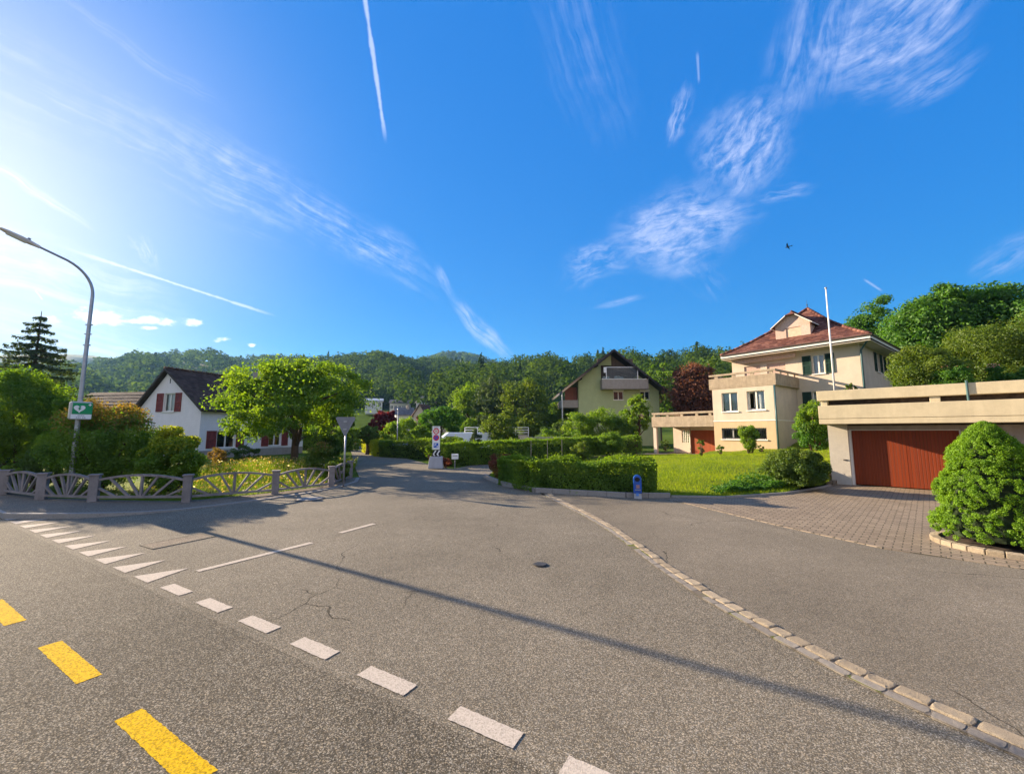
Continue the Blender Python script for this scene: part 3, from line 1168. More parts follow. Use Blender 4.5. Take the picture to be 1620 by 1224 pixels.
def build_pavement():
    inner = KERB_L[1:13]
    outer = [(-29.0, 21.2), (-25.6, 18.9), (-17.0, 13.9), (-14.6, 12.05), (-12.5, 11.2), (-10.84, 10.98), (-8.85, 11.25), (-7.4, 12.65), (-6.5, 14.3), (-6.6, 15.5), (-6.75, 16.9)]
    n = 24

    def samp(pts, t):
        d = [0]
        for i in range(len(pts) - 1):
            d.append(d[-1] + math.dist(pts[i], pts[i + 1]))
        s = t * d[-1]
        for i in range(len(pts) - 1):
            if s <= d[i + 1] + 1e-9:
                k = (s - d[i]) / (d[i + 1] - d[i])
                return (pts[i][0] + (pts[i + 1][0] - pts[i][0]) * k, pts[i][1] + (pts[i + 1][1] - pts[i][1]) * k)
        return pts[-1]
    mb, kb = MB(), MB()
    rows = []
    for i in range(n * 2 + 1):
        t = i / (n * 2)
        a, b = samp(inner, t), samp(outer, t)
        x = a[0]
        h = 0.11 - 0.085 * float(smooth01(np.array((x + 10.2) / 2.6)))
        rows.append((a, b, h))
    for (a, b, h), (a2, b2, h2) in zip(rows[:-1], rows[1:]):
        va = (Vector(b) - Vector(a)).normalized()
        ka, ka2 = Vector(a) + va * 0.14, Vector(a2) + va * 0.14
        mb.face([(ka.x, ka.y, h - .004), (ka2.x, ka2.y, h2 - .004), (b2[0], b2[1], h2 - .004), (b[0], b[1], h - .004)])
        kb.face([(a[0], a[1], h), (a2[0], a2[1], h2), (ka2.x, ka2.y, h2), (ka.x, ka.y, h)])
        kb.face([(a[0], a[1], -0.02), (a2[0], a2[1], -0.02), (a2[0], a2[1], h2), (a[0], a[1], h)])
    tag(mb.build("pavement", M_WALK), kind='structure')
    tag(kb.build("kerb", M_KERB), kind='structure')


build_pavement()


def marking(name, corners, m, road, z=0.0015):
    """painted mark with slightly ragged edges"""
    pts = [Vector((c[0], c[1])) for c in corners]
    out = []
    for i, p in enumerate(pts):
        q = pts[(i + 1) % len(pts)]
        k = max(1, int((q - p).length / 0.022))
        out += [p.lerp(q, j / k) + Vector((random.uniform(-1, 1), random.uniform(-1, 1))) * 0.0035 for j in range(k)]
    mb = MB()
    mb.face([(c.x, c.y, z) for c in out])
    return mb.build(name, m, road)


def dash(name, c, d, n, L, W, m, road, z=0.0015):
    c, d, n = Vector(c), Vector(d), Vector(n)
    return marking(name, [c - d * L / 2 - n * W / 2, c + d * L / 2 - n * W / 2, c + d * L / 2 + n * W / 2, c - d * L / 2 + n * W / 2], m, road, z)


for (px, py) in ((279, 932), (338, 956.5), (410, 986.5), (497, 1024), (611, 1075), (767, 1147.5), (960, 1238)):
    g = G(px, py)
    dash("white_dash", (g.x, g.y), ED, EN, 0.50, 0.145, M_WHITE_PAINT, side_road)
for k in range(3, 6):
    g = G(960, 1238).xy + ED * 0.9 * (k - 2)
    dash("white_dash", g, ED, EN, 0.50, 0.145, M_WHITE_PAINT, side_road)
# shark teeth of the give-way line
t0 = Vector((-4.80, 5.46))
for i in range(16):
    b = t0 - ED * 0.72 * i
    tip = b + EN * 0.50 + ED * 0.02
    w = 0.22
    marking("give_way_tooth", [b - ED * w, b + ED * w, tip + ED * 0.012, tip - ED * 0.012], M_WHITE_PAINT, side_road)
for (p, q) in (((312, 903), (493, 858)), ((538, 842.5), (592, 828))):
    a, b = G(*p), G(*q)
    c = (a + b) / 2
    d = (b - a).xy.normalized()
    dash("centre_line", (c.x, c.y), d, Vector((-d.y, d.x)), (b - a).length, 0.11, M_WHITE_PAINT, side_road)
for (px, py) in ((5, 967), (108, 1044), (256, 1176)):
    g = G(px, py)
    dash("yellow_dash", (g.x, g.y), ED, EN, 1.03, 0.145, M_YELLOW_PAINT, main_road)
g0, g1 = G(108, 1044).xy, G(256, 1176).xy
st = (g1 - g0)
dash("yellow_dash", g1 + st, ED, EN, 1.03, 0.145, M_YELLOW_PAINT, main_road)
dash("yellow_dash", G(5, 967).xy - st, ED, EN, 1.03, 0.145, M_YELLOW_PAINT, main_road)


# cobble strip between road and forecourt
def build_cobbles():
    mb, mb2 = MB(), MB()
    pts = [Vector(p) for p in COB]
    d = [0]
    for i in range(len(pts) - 1):
        d.append(d[-1] + (pts[i + 1] - pts[i]).length)

    def at(s):
        for i in range(len(pts) - 1):
            if s <= d[i + 1]:
                k = (s - d[i]) / (d[i + 1] - d[i])
                return pts[i].lerp(pts[i + 1], k), (pts[i + 1] - pts[i]).normalized()
        return pts[-1], (pts[-1] - pts[-2]).normalized()

    def stone(m, c, t, L, W, h, tilt):
        n = Vector((-t.y, t.x))
        a = random.uniform(-0.06, 0.06)
        t = (t + n * a).normalized()
        n = Vector((-t.y, t.x))
        b0, b1 = [], []
        k = 10
        for i in range(k):
            th = 2 * math.pi * i / k
            cx, sx = math.cos(th), math.sin(th)
            ex = abs(cx) ** 0.30 * (1 if cx > 0 else -1)
            ey = abs(sx) ** 0.30 * (1 if sx > 0 else -1)
            jx = random.uniform(0.95, 1.02)
            b0.append(c + t * ex * L / 2 * jx + n * ey * W / 2 * jx)
            b1.append(c + t * ex * (L / 2 * jx - random.uniform(0.006, 0.02)) + n * ey * (W / 2 * jx - random.uniform(0.008, 0.024)))
        vs = [(p.x, p.y, -0.02) for p in b0] + [(p.x, p.y, h * 0.6 + 0.004) for p in b0] + [(p.x, p.y, h + tilt * (i % 3) * 0.3) for i, p in enumerate(b1)]
        fs = [(i, (i + 1) % k, k + (i + 1) % k, k + i) for i in range(k)]
        fs += [(k + i, k + (i + 1) % k, 2 * k + (i + 1) % k, 2 * k + i) for i in range(k)]
        fs += [tuple(2 * k + i for i in range(k))]
        m.add(vs, fs)
    s = 0.4
    while s < d[-1]:
        L = random.uniform(0.15, 0.24)
        c, t = at(s + L / 2)
        n = Vector((-t.y, t.x))
        stone(mb, c + n * 0.066 + n * random.uniform(-.010, .010), t, L - 0.007, 0.132, random.uniform(0.014, 0.022), random.uniform(0, 0.008))
        s += L
    s = 0.5
    while s < d[-1]:
        L = random.uniform(0.16, 0.27)
        c, t = at(s + L / 2)
        n = Vector((-t.y, t.x))
        if random.random() > 0.04:
            stone(mb2, c - n * 0.052, t, L - 0.008, 0.088, random.uniform(0.007, 0.011), 0.003)
        s += L
    tag(mb.build("cobble_edging", M_COBBLE), kind='structure')
    tag(mb2.build("cobble_gutter", M_COBBLE2), kind='structure')
    # joint bed with moss
    bed = MB()
    n_ = 60
    for i in range(n_):
        a, t = at(d[-1] * i / n_)
        b, t2 = at(d[-1] * (i + 1) / n_)
        na, nb = Vector((-t.y, t.x)), Vector((-t2.y, t2.x))
        bed.face([(*(a - na * .105), 0.0065), (*(b - nb * .105), 0.0065), (*(b + nb * .12), 0.0065), (*(a + na * .12), 0.0065)])

    def f(N):
        o = N.obj()
        n = N.noise(o, 2.2, 4, 0.6)
        g = N.noise(o, 70, 3, 0.6)
        c = N.mix(N.sm(n, 0.52, 0.6), (0.16, 0.135, 0.105), (0.12, 0.145, 0.015))
        return bsdf(N, c, 0.95, N.bump(g, 0.01), 0.1)
    tag(bed.build("joint_bed", mat("mossy joint", f)), kind='structure')


build_cobbles()

# ------------------------------------------------------------------ lawn and pavers on the right
GO = Vector((12.03, 14.68, 0))      # garage: foot of the door's left edge
GA, GB = Vector((0.70, -0.714)), Vector((0.714, 0.70))


def gw(x, y):
    p = GO.xy + GA * x + GB * y
    return (p.x, p.y)


VO = Vector((16.84, 26.0, 0))       # villa: near corner of the projecting bay
VA, VB = Vector((0.6, -0.8)), Vector((0.8, 0.6))


def vw(x, y):
    p = VO.xy + VA * x + VB * y
    return (p.x, p.y)


LAWN_CTRL = [(4.4, 12.0, .03), (6.1, 11.85, .03), (8.3, 12.6, .04), (10.4, 13.9, .08), (11.2, 14.3, .15), (11.5, 15.2, .55), (12.6, 16.3, .75), (14.5, 18.5, .95),
             (*vw(-3.93, 0), .5), (*vw(0.03, 0), .74), (*vw(0.03, 4), 1.15), (*vw(4, 6), 1.35), (*vw(-9, 0), .12), (*vw(-6.5, -1.5), .13), (*vw(-4.2, -2.5), .3), (-.2, 14.6, .02), (0.8, 13.1, .02),
             (-1.0, 17, .02), (1.5, 21, .05), (5, 26, .1), (9, 30.5, .1), (2.5, 16, .06), (6, 17, .16), (10, 18, .5), (12, 21, .65), (9, 23, .35), (6, 21, .2), (8, 15, .22), (19, 21, 1.1), (22, 24, 1.3)]
LC = np.array(LAWN_CTRL)


def lawn_z(x, y):
    d2 = (LC[:, 0] - x) ** 2 + (LC[:, 1] - y) ** 2 + 0.15
    w = 1 / d2 ** 1.6
    return float((w * LC[:, 2]).sum() / w.sum())


LAWN_POLY = [(0.85, 13.1), (4.4, 12.02), (6.1, 11.87), (8.3, 12.62), (10.4, 13.92), (11.1, 14.4), (11.7, 15.2), gw(-0.6, 1.0), gw(-0.9, 7), gw(-0.9, 12), vw(5, 3.9), vw(0.1, 3.9), vw(0.1, -.05), vw(-3.9, -.05), vw(-4.2, -2.3), (12.5, 31.7), (12.0, 31.2), (8.65, 31.0), (3.7, 25.2), (0.7, 21.5), (-0.9, 18.5), (-0.9, 16.7), (-0.1, 14.6)]


def inside(x, y, poly):
    c = False
    j = len(poly) - 1
    for i in range(len(poly)):
        xi, yi = poly[i]
        xj, yj = poly[j]
        if (yi > y) != (yj > y) and x < (xj - xi) * (y - yi) / (yj - yi) + xi:
            c = not c
        j = i
    return c


def build_lawn():
    import bmesh
    from mathutils.geometry import delaunay_2d_cdt
    pts = [Vector(p) for p in LAWN_POLY]
    # densify the outline
    out = []
    for i, p in enumerate(pts):
        q = pts[(i + 1) % len(pts)]
        k = max(1, int((q - p).length / 0.5))
        out += [p.lerp(q, j / k) for j in range(k)]
    nb = len(out)
    edges = [(i, (i + 1) % nb) for i in range(nb)]
    gx = [Vector((x, y)) for x in np.arange(-1, 26, 0.5) for y in np.arange(11.5, 33, 0.5) if inside(x, y, LAWN_POLY)]
    vs, es, fs, _, _, _ = delaunay_2d_cdt(out + gx, edges, [], 1, 1e-4)
    mb = MB()
    for v in vs:
        mb.v.append((v.x, v.y, lawn_z(v.x, v.y) + 0.012))
    for f in fs:
        mb.f.append(tuple(f))
        mb.m.append(0)
    # skirt down to the ground along the outline
    o = mb.build("lawn", M_LAWN, smooth=True)
    tag(o, kind='structure')
    # blades
    n = 60000
    X = RNG.uniform(-1, 24, n * 4)
    Y = RNG.uniform(11.8, 32, n * 4)
    dist = np.hypot(X, Y)
    keep = RNG.random(n * 4) < np.clip((17 / dist) ** 2.2, 0, 1)
    X, Y = X[keep], Y[keep]
    ok = np.array([inside(x, y, LAWN_POLY) for x, y in zip(X, Y)])
    X, Y = X[ok], Y[ok]
    Z = np.array([lawn_z(x, y) for x, y in zip(X, Y)]) + 0.01
    P = np.stack([X, Y, Z], 1)
    quads("grass", blade_quads(P, 0.035, 0.085, 0.016), L_GRASS, tint=RNG.random(len(P)) * 0.6 + 0.4 * (np.sin(X * 1.3) * np.sin(Y * 1.1) * 0.5 + 0.5)).__setitem__("kind", "stuff")


def blade_quads(P, h0, h1, w, lean=0.5):
    n = len(P)
    a = RNG.random(n) * 6.283
    h = h0 + (h1 - h0) * RNG.random(n)
    side = np.stack([np.cos(a), np.sin(a), np.zeros(n)], 1) * (w / 2)
    ln = RNG.normal(size=(n, 3)) * lean * 0.4
    ln[:, 2] = 0
    tip = P + np.stack([ln[:, 0] * h, ln[:, 1] * h, h], 1)
    return np.stack([P - side, P + side, tip + side * 0.2, tip - side * 0.2], 1)


build_lawn()

pave = [(4.36, 11.6), (4.72, 10.64), (5.44, 8.36), (6.06, 6.82), (7.1, 5.85), (7.9, 5.62), (12, 4.0), gw(9, -4), gw(9, 0.15), gw(-0.35, 0.15), gw(-0.75, 0.6), (11.2, 14.55), (10.4, 13.9), (8.3, 12.6), (6.1, 11.85), (4.4, 12.0)]
sheet("paved_driveway", pave, 0.007, M_PAVER)


def ribbon(name, pts, w, h, m, z=0.0):
    mb = MB()
    for a, b in zip(pts[:-1], pts[1:]):
        a, b = Vector(a), Vector(b)
        k = max(1, int((b - a).length / 0.5))
        for i in range(k):
            p, q = a.lerp(b, i / k), a.lerp(b, (i + 0.985) / k)
            mb.beam((p.x, p.y, z + h / 2 - 0.02), (q.x, q.y, z + h / 2 - 0.02), w, h + 0.04)
    o = mb.build(name, m, bevel=0.008)
    tag(o, kind='structure')
    return o


# paver border course along the asphalt, edging stones along lawn and hedge
ribbon("paver_border", [(4.40, 11.75), (4.75, 10.66), (5.47, 8.38), (6.09, 6.86), (7.12, 5.90), (7.9, 5.67), (12, 4.05)], 0.10, 0.010, M_PAVER)
ribbon("lawn_edging", [(4.6, 11.97), (6.1, 11.82), (8.3, 12.57), (10.4, 13.87), (11.15, 14.45)], 0.07, 0.06, M_KERB)
ribbon("hedge_edging", [(-1.15, 17.0), (-0.28, 14.5), (0.75, 12.98), (3.3, 11.98), (4.55, 11.90)], 0.10, 0.14, M_KERB)

# brick steps that climb beside the garage pier
mb = MB()
for i in range(3):
    c = Vector(gw(-0.62 - 0.30 * i, 0.10 + 0.10 * i))
    p, q = Vector(gw(-0.50 - 0.28 * i, -0.35 + 0.1 * i)), Vector(gw(-0.50 - 0.28 * i, 1.0))
    mb.beam((p.x, p.y, 0.07 * (i + 1)), (q.x, q.y, 0.07 * (i + 1)), 0.28, 0.14 * (i + 1))
tag(mb.build("garden_steps", M_PAVER, bevel=0.01), kind='structure')


# ------------------------------------------------------------------ buildings: shared builders
def wall_grid(mb, f, u0, u1, z0, z1, holes, reveal=0.14, m=0, top=None):
    """wall in the plane d=0 with rectangular openings; f(u, d, z) -> local"""
    us = sorted({u0, u1, *[h[0] for h in holes], *[h[1] for h in holes]})
    zs = sorted({z0, z1, *[h[2] for h in holes], *[h[3] for h in holes]})
    for i in range(len(us) - 1):
        for j in range(len(zs) - 1):
            cu, cz = (us[i] + us[i + 1]) / 2, (zs[j] + zs[j + 1]) / 2
            if any(h[0] < cu < h[1] and h[2] < cz < h[3] for h in holes):
                continue
            mb.face([f(us[i], 0, zs[j]), f(us[i + 1], 0, zs[j]), f(us[i + 1], 0, zs[j + 1]), f(us[i], 0, zs[j + 1])], m)
    for (a, b, c, d) in holes:
        for (p, q) in (((a, c), (b, c)), ((b, c), (b, d)), ((b, d), (a, d)), ((a, d), (a, c))):
            mb.face([f(p[0], 0, p[1]), f(q[0], 0, q[1]), f(q[0], reveal, q[1]), f(p[0], reveal, p[1])], m)


def window(parent, f, a, b, c, d, frame_m=None, cols=2, curtain=True, sill=True, depth=0.10, bars=0, name="window", open_leaf=None, blind=0.0, sill_m=None):
    frame_m = frame_m or M_FRAME
    mb = MB()
    t = 0.06

    def fb(u0, u1, z0, z1, d0=0.0, d1=0.05):
        mb.box(u0, u1, depth + d0, depth + d1, z0, z1, 0, lambda u, dd, z: f(u, dd, z))
    fb(a, b, c, c + t)
    fb(a, b, d - t, d)
    fb(a, a + t, c + t, d - t)
    fb(b - t, b, c + t, d - t)
    w = (b - a) / cols
    for i in range(1, cols):
        fb(a + w * i - 0.045, a + w * i + 0.045, c + t, d - t, -0.01, 0.05)
    fr = mb.build(name, frame_m, parent)
    pm = MB()
    for i in range(cols):
        if open_leaf is not None and i == open_leaf:
            continue
        pm.face([f(a + w * i + 0.03, depth + 0.03, c + 0.03), f(a + w * (i + 1) - 0.03, depth + 0.03, c + 0.03), f(a + w * (i + 1) - 0.03, depth + 0.03, d - 0.03), f(a + w * i + 0.03, depth + 0.03, d - 0.03)])
    pm.build("pane", M_GLASS, fr)
    if open_leaf is not None:
        ol = MB()
        u0 = a + w * open_leaf + 0.05
        L = w - 0.08
        ca, sa = math.cos(R(62)), math.sin(R(62))

        def lf(q, e, z):
            return f(u0 + q * ca + e * sa, depth + 0.06 + q * sa - e * ca, z)
        for (q0, q1, z0, z1) in ((0, L, c + t, c + t + 0.07), (0, L, d - t - 0.07, d - t), (0, 0.07, c + t, d - t), (L - 0.07, L, c + t, d - t)):
            ol.box(q0, q1, 0, 0.04, z0, z1, 0, lf)
        ol.build("sash", frame_m, fr)
    if curtain:
        cm = MB()
        k = 22
        for (u0, u1) in ((a + 0.05, b - 0.05),) if open_leaf is None else (((a + w * (1 - open_leaf)) + 0.04, (a + w * (2 - open_leaf)) - 0.04),):
            for i in range(k):
                p, q = u0 + (u1 - u0) * i / k, u0 + (u1 - u0) * (i + 1) / k
                w1, w2 = 0.02 * math.sin(i * 1.9), 0.02 * math.sin((i + 1) * 1.9)
                cm.face([f(p, depth + 0.18 + w1, c + 0.04), f(q, depth + 0.18 + w2, c + 0.04), f(q, depth + 0.18 + w2, d - 0.04), f(p, depth + 0.18 + w1, d - 0.04)])
        cm.build("curtain", M_CURTAIN, fr)
    else:
        rm = MB()
        rm.face([f(a, depth + 0.5, c), f(b, depth + 0.5, c), f(b, depth + 0.5, d), f(a, depth + 0.5, d)])
        rm.build("room_dark_sheet", M_DARK, fr)  # flat near-black sheet paints the unlit interior behind the pane
    if sill:
        sm_ = MB()
        sm_.box(a - 0.06, b + 0.06, -0.07, depth, c - 0.07, c - 0.001, 0, lambda u, dd, z: f(u, dd, z))
        sm_.build("sill", sill_m or M_TRIM, fr)
    if bars:
        bm_ = MB()
        for i in range(bars):
            u = a + (b - a) * (i + 0.5) / bars
            bm_.beam(f(u, 0.04, c), f(u, 0.04, d), 0.018, 0.018)
        for z in (c + 0.12, d - 0.12):
            bm_.beam(f(a, 0.04, z), f(b, 0.04, z), 0.018, 0.03)
        bm_.build("grille", M_BLACK, fr)
    return fr


def shutter(parent, f, u0, u1, z0, z1, m, d=-0.045, slats=True):
    mb = MB()
    t = 0.07

    def fb(a, b, c, e, d0, d1):
        mb.box(a, b, d0, d1, c, e, 0, lambda u, dd, z: f(u, dd, z))
    fb(u0, u0 + t, z0, z1, d, d + 0.04)
    fb(u1 - t, u1, z0, z1, d, d + 0.04)
    zm = (z0 + z1) / 2
    for (c, e) in ((z0, z0 + t), (z1 - t, z1), (zm - t / 2, zm + t / 2)):
        fb(u0 + t, u1 - t, c, e, d, d + 0.04)
    n = int((z1 - z0 - 0.2) / 0.06)
    for i in range(n):
        z = z0 + t + (z1 - z0 - 2 * t) * (i + 0.5) / n
        p = [f(u0 + t, d + 0.035, z + 0.02), f(u1 - t, d + 0.035, z + 0.02), f(u1 - t, d + 0.008, z - 0.03), f(u0 + t, d + 0.008, z - 0.03)]
        mb.face(p)
    mb.face([f(u0, d + 0.042, z0), f(u1, d + 0.042, z0), f(u1, d + 0.042, z1), f(u0, d + 0.042, z1)])
    return mb.build("shutter", m, parent)


def tile_strip(out, bl, br, tl, tr, rows, tile_w, lift=0.035):
    """rows of overlapping tiles over the quad bl-br-tr-tl (a trapezoid or a triangle)"""
    bl, br, tl, tr = (np.array(v, float) for v in (bl, br, tl, tr))
    nrm = np.cross(br - bl, tl - bl)
    nrm /= np.linalg.norm(nrm)
    if nrm[2] < 0:
        nrm = -nrm
    W = np.linalg.norm(br - bl)
    ux = (br - bl) / W
    for i in range(rows):
        a, b = i / rows, min(1.0, (i + 1.08) / rows)
        l0, r0 = bl + (tl - bl) * a, br + (tr - br) * a
        l1, r1 = bl + (tl - bl) * b, br + (tr - br) * b
        c0a, c0b = (l0 - bl) @ ux, (r0 - bl) @ ux
        c1a, c1b = (l1 - bl) @ ux, (r1 - bl) @ ux
        lo, hi = min(c0a, c1a), max(c0b, c1b)
        x = math.floor(lo / tile_w) * tile_w + (tile_w / 2 if i % 2 else 0) - tile_w
        while x < hi:
            xa, xb = x, x + tile_w * 0.97
            p0a, p0b = min(max(xa, c0a), c0b), max(min(xb, c0b), c0a)
            p1a, p1b = min(max(xa, c1a), c1b), max(min(xb, c1b), c1a)
            if p0b - p0a > 0.01 or p1b - p1a > 0.01:
                j = random.uniform(-0.006, 0.006)
                A0 = l0 + ux * (p0a - c0a) + nrm * (lift + j)
                B0 = l0 + ux * (p0b - c0a) + nrm * (lift * 0.7 + j)
                A1 = l1 + ux * (p1a - c1a) + nrm * 0.006
                B1 = l1 + ux * (p1b - c1a) + nrm * 0.006
                out.append([A0, B0, B1, A1])
                # the tile's lower edge
                dn = -nrm * (lift + 0.004)
                out.append([A0 + dn, B0 + dn, B0, A0])
            x += tile_w
    return out


# ------------------------------------------------------------------ villa on the right
def build_villa():
    root = empty("villa", VO, math.atan2(-0.8, 0.6), "cream villa with red hipped tile roof, dormer, balcony and green shutters", "house")
    BX0, BX1 = -3.93, 0.03
    fF = lambda u, d, z: (u, d, z)                 # bay front
    fM = lambda u, d, z: (u, 4.0 + d, z)           # main front
    fS = lambda u, d, z: (BX1 - d, u, z)           # bay right flank
    fR = lambda u, d, z: (3.65 - d, u, z)          # main right flank
    fL = lambda u, d, z: (BX0 + d, u, z)
    mb = MB()
    # bay: lower storey peach (front), upper cream
    wl = (-3.40, -0.52, 1.36, 2.12)
    wall_grid(mb, fF, BX0, BX1, -0.3, 2.60, [wl], m=1)
    w1, w2 = (-3.28, -2.2, 3.26, 4.58), (-1.60, -0.50, 3.30, 4.58)
    wall_grid(mb, lambda u, d, z: (u, d - 0.0, z), BX0, BX1, 2.60, 4.87, [w1, w2])
    wall_grid(mb, fS, 0, 4.0, -0.3, 4.87, [])
    wall_grid(mb, fL, 0, 4.0, -0.3, 4.87, [])
    mb.box(BX0 - 0.02, BX1 + 0.025, -0.025, 4.0, 2.58, 2.64, 2)            # string course
    # main block
    g1 = (1.08, 1.76, 5.80, 7.10)
    g2 = (0.95, 1.65, 3.25, 4.60)
    d1, d2 = (-3.35, -2.2, 4.9, 6.86), (-1.75, -0.55, 4.9, 6.86)
    wall_grid(mb, fM, -4.25, 3.65, 0.0, 7.5, [g1, g2, d1, d2])
    s1, s2 = (8.05, 8.95, 6.03, 7.36), (10.7, 11.5, 6.03, 7.3)
    wall_grid(mb, fR, 4.0, 12.2, 0.0, 7.5, [s1, s2])
    wall_grid(mb, lambda u, d, z: (-4.25 + d, u, z), 4.0, 12.2, 0.0, 7.5, [])
    wall_grid(mb, lambda u, d, z: (u, 12.2 - d, z), -4.25, 3.65, 0.0, 7.5, [])
    mb.build("wall", [M_CREAM, M_PEACH, M_TRIM], root)
    # windows
    window(root, fF, *wl, cols=4, curtain=False, bars=22, sill=True)
    window(root, fF, *w1, cols=2)
    window(root, fF, *w2, cols=2, open_leaf=0)
    window(root, fM, *g1, cols=2)
    window(root, fM, *g2, cols=2)
    window(root, fR, *s1, cols=2, curtain=False)
    window(root, fR, *s2, cols=2, curtain=False)
    shutter(root, fM, 0.50, 1.02, 5.78, 7.10, M_SHUT_GREEN)
    shutter(root, fM, 1.82, 2.32, 5.78, 7.10, M_SHUT_GREEN)
    shutter(root, fM, 0.36, 0.90, 3.25, 4.60, M_SHUT_GREEN)
    shutter(root, fM, 1.70, 2.22, 3.25, 4.60, M_SHUT_GREEN)
    for s in (s1, s2):
        shutter(root, fR, s[0] - 0.62, s[0] - 0.04, s[2], s[3], M_SHUT_GREEN)
        shutter(root, fR, s[1] + 0.04, s[1] + 0.62, s[2], s[3], M_SHUT_GREEN)
    # terrace doors with roller blinds
    for q in (d1, d2):
        dm = MB()
        dm.box(q[0], q[1], 4.08, 4.14, q[2], q[3])
        for i in range(16):
            z = q[2] + (q[3] - q[2]) * i / 16
            dm.box(q[0] + 0.03, q[1] - 0.03, 4.06, 4.081, z + 0.012, z + (q[3] - q[2]) / 16)
        dm.build("terrace_door", M_SHINGLE, root)
    # balcony over the bay
    bb = MB()
    x0, x1, yb = BX0 - 0.20, BX1 + 0.20, -0.02
    bb.box(x0, x1, yb, 4.0, 4.872, 4.98)
    bb.box(x0, x1, yb, yb + 0.14, 4.98, 5.64)
    bb.box(x0, x0 + 0.14, yb + 0.14, 4.0, 4.98, 5.64)
    bb.box(x1 - 0.14, x1, yb + 0.14, 3.98, 4.98, 5.64)
    bal = bb.build("balcony", M_CONC_VILLA, root, bevel=0.015)
    rb = MB()
    rb.box(x0 + 0.002, x1 - 0.002, yb + 0.02, yb + 0.13, 5.80, 5.94)
    rb.box(x0 + 0.01, x0 + 0.12, yb + 0.13, 4.0, 5.80, 5.94)
    rb.box(x1 - 0.12, x1 - 0.01, yb + 0.13, 4.0, 5.80, 5.94)
    for u in (-3.6, -2.4, -1.2, -0.05):
        rb.box(u - 0.12, u + 0.12, yb + 0.05, yb + 0.11, 5.64, 5.80)
    for u in (1.0, 2.2, 3.4):
        rb.box(x1 - 0.10, x1 - 0.04, u - 0.1, u + 0.1, 5.64, 5.80)
    rb.build("balcony_rail", M_CONC_VILLA, bal, bevel=0.01)
    # awning folded under the eave
    am = MB()
    am.tube([(-3.75, 3.66, 7.30), (0.25, 3.66, 7.30)], 0.09, 10)
    for i in range(24):
        u0 = -3.75 + 4.0 * i / 24
        am.face([(u0, 3.57, 7.27), (u0 + 0.155, 3.57, 7.27), (u0 + 0.145, 3.555, 7.10), (u0 + 0.08, 3.553, 7.06), (u0 + 0.012, 3.555, 7.10)])
    am.build("awning", M_AWNING, root)
    # roof: flared pyramid
    EX0, EX1, EY0, EY1 = -4.65, 4.43, 3.1, 12.9
    ax, ay = -0.11, 8.0
    lev = []
    for t in (0, 0.16, 0.34, 0.56, 0.78, 0.985):
        z = 7.83 + 3.62 * (0.70 * t + 0.30 * t * t)
        lev.append((EX0 + (ax - EX0) * t, EX1 + (ax - EX1) * t, EY0 + (ay - EY0) * t, EY1 + (ay - EY1) * t, z))
    Q = []
    base = MB()
    for a, b in zip(lev[:-1], lev[1:]):
        ca = [(a[0], a[2], a[4]), (a[1], a[2], a[4]), (a[1], a[3], a[4]), (a[0], a[3], a[4])]
        cb = [(b[0], b[2], b[4]), (b[1], b[2], b[4]), (b[1], b[3], b[4]), (b[0], b[3], b[4])]
        for k in range(4):
            k2 = (k + 1) % 4
            L = np.linalg.norm(np.array(cb[k]) - np.array(ca[k])) * 0.72
            tile_strip(Q, ca[k], ca[k2], cb[k], cb[k2], max(2, round(L / 0.30)), 0.27)
            base.face([ca[k], ca[k2], cb[k2], cb[k]])
    b = lev[-1]
    tip = (ax, ay, 11.45)
    for k, (p, q) in enumerate((((b[0], b[2]), (b[1], b[2])), ((b[1], b[2]), (b[1], b[3])), ((b[1], b[3]), (b[0], b[3])), ((b[0], b[3]), (b[0], b[2])))):
        base.face([(*p, b[4]), (*q, b[4]), tip])
    # hip ridges
    for (sx, sy) in ((0, 2), (1, 2), (1, 3), (0, 3)):
        pl = [Vector((l[sx], l[sy], l[4] + 0.03)) for l in lev] + [Vector(tip)]
        for p, q in zip(pl[:-1], pl[1:]):
            k = max(1, int((q - p).length / 0.36))
            for i in range(k):
                u, v = p.lerp(q, i / k), p.lerp(q, (i + 1.08) / k)
                base.tube([u, v], [0.115, 0.095], 8)
    roof = quads("roof", np.array(Q), [M_TILE], root, extra=base)
    # fascia, soffit, gutter
    fb = MB()
    for (p, q) in (((EX0, EY0), (EX1, EY0)), ((EX1, EY0), (EX1, EY1)), ((EX1, EY1), (EX0, EY1)), ((EX0, EY1), (EX0, EY0))):
        d = Vector((q[0] - p[0], q[1] - p[1])).normalized()
        fb.beam((p[0] + d.x * 0.012, p[1] + d.y * 0.012, 7.70), (q[0] - d.x * 0.012, q[1] - d.y * 0.012, 7.70), 0.03, 0.22)
    fb.build("fascia", M_TRIM, root)
    sb = MB()
    z = 7.60
    for (a_, b_, c_, e_) in ((EX0 + .02, EX1 - .02, EY0 + .02, 4.02), (EX0 + .02, EX1 - .02, 12.18, EY1 - .02), (EX0 + .02, -4.23, 4.02, 12.18), (3.63, EX1 - .02, 4.02, 12.18)):
        sb.box(a_, b_, c_, e_, 7.47, 7.50)
    sb.build("soffit", M_SOFFIT, root)
    gb = MB()
    gb.tube([(EX0, EY0 - 0.06, 7.80), (EX1 + 0.06, EY0 - 0.06, 7.80), (EX1 + 0.06, EY1, 7.80)], 0.055, 8)
    gb.build("gutter", plain("gutter brown", (0.08, 0.05, 0.035), 0.5), root)
    # finial
    fm = MB()
    fm.lathe([(0.05, 0), (0.09, 0.08), (0.03, 0.16), (0.02, 0.30), (0.055, 0.36), (0.012, 0.42), (0.008, 0.72), (0.0, 0.74)], (ax, ay, 11.40), 10)
    fm.build("finial", M_IRON, root, smooth=True)
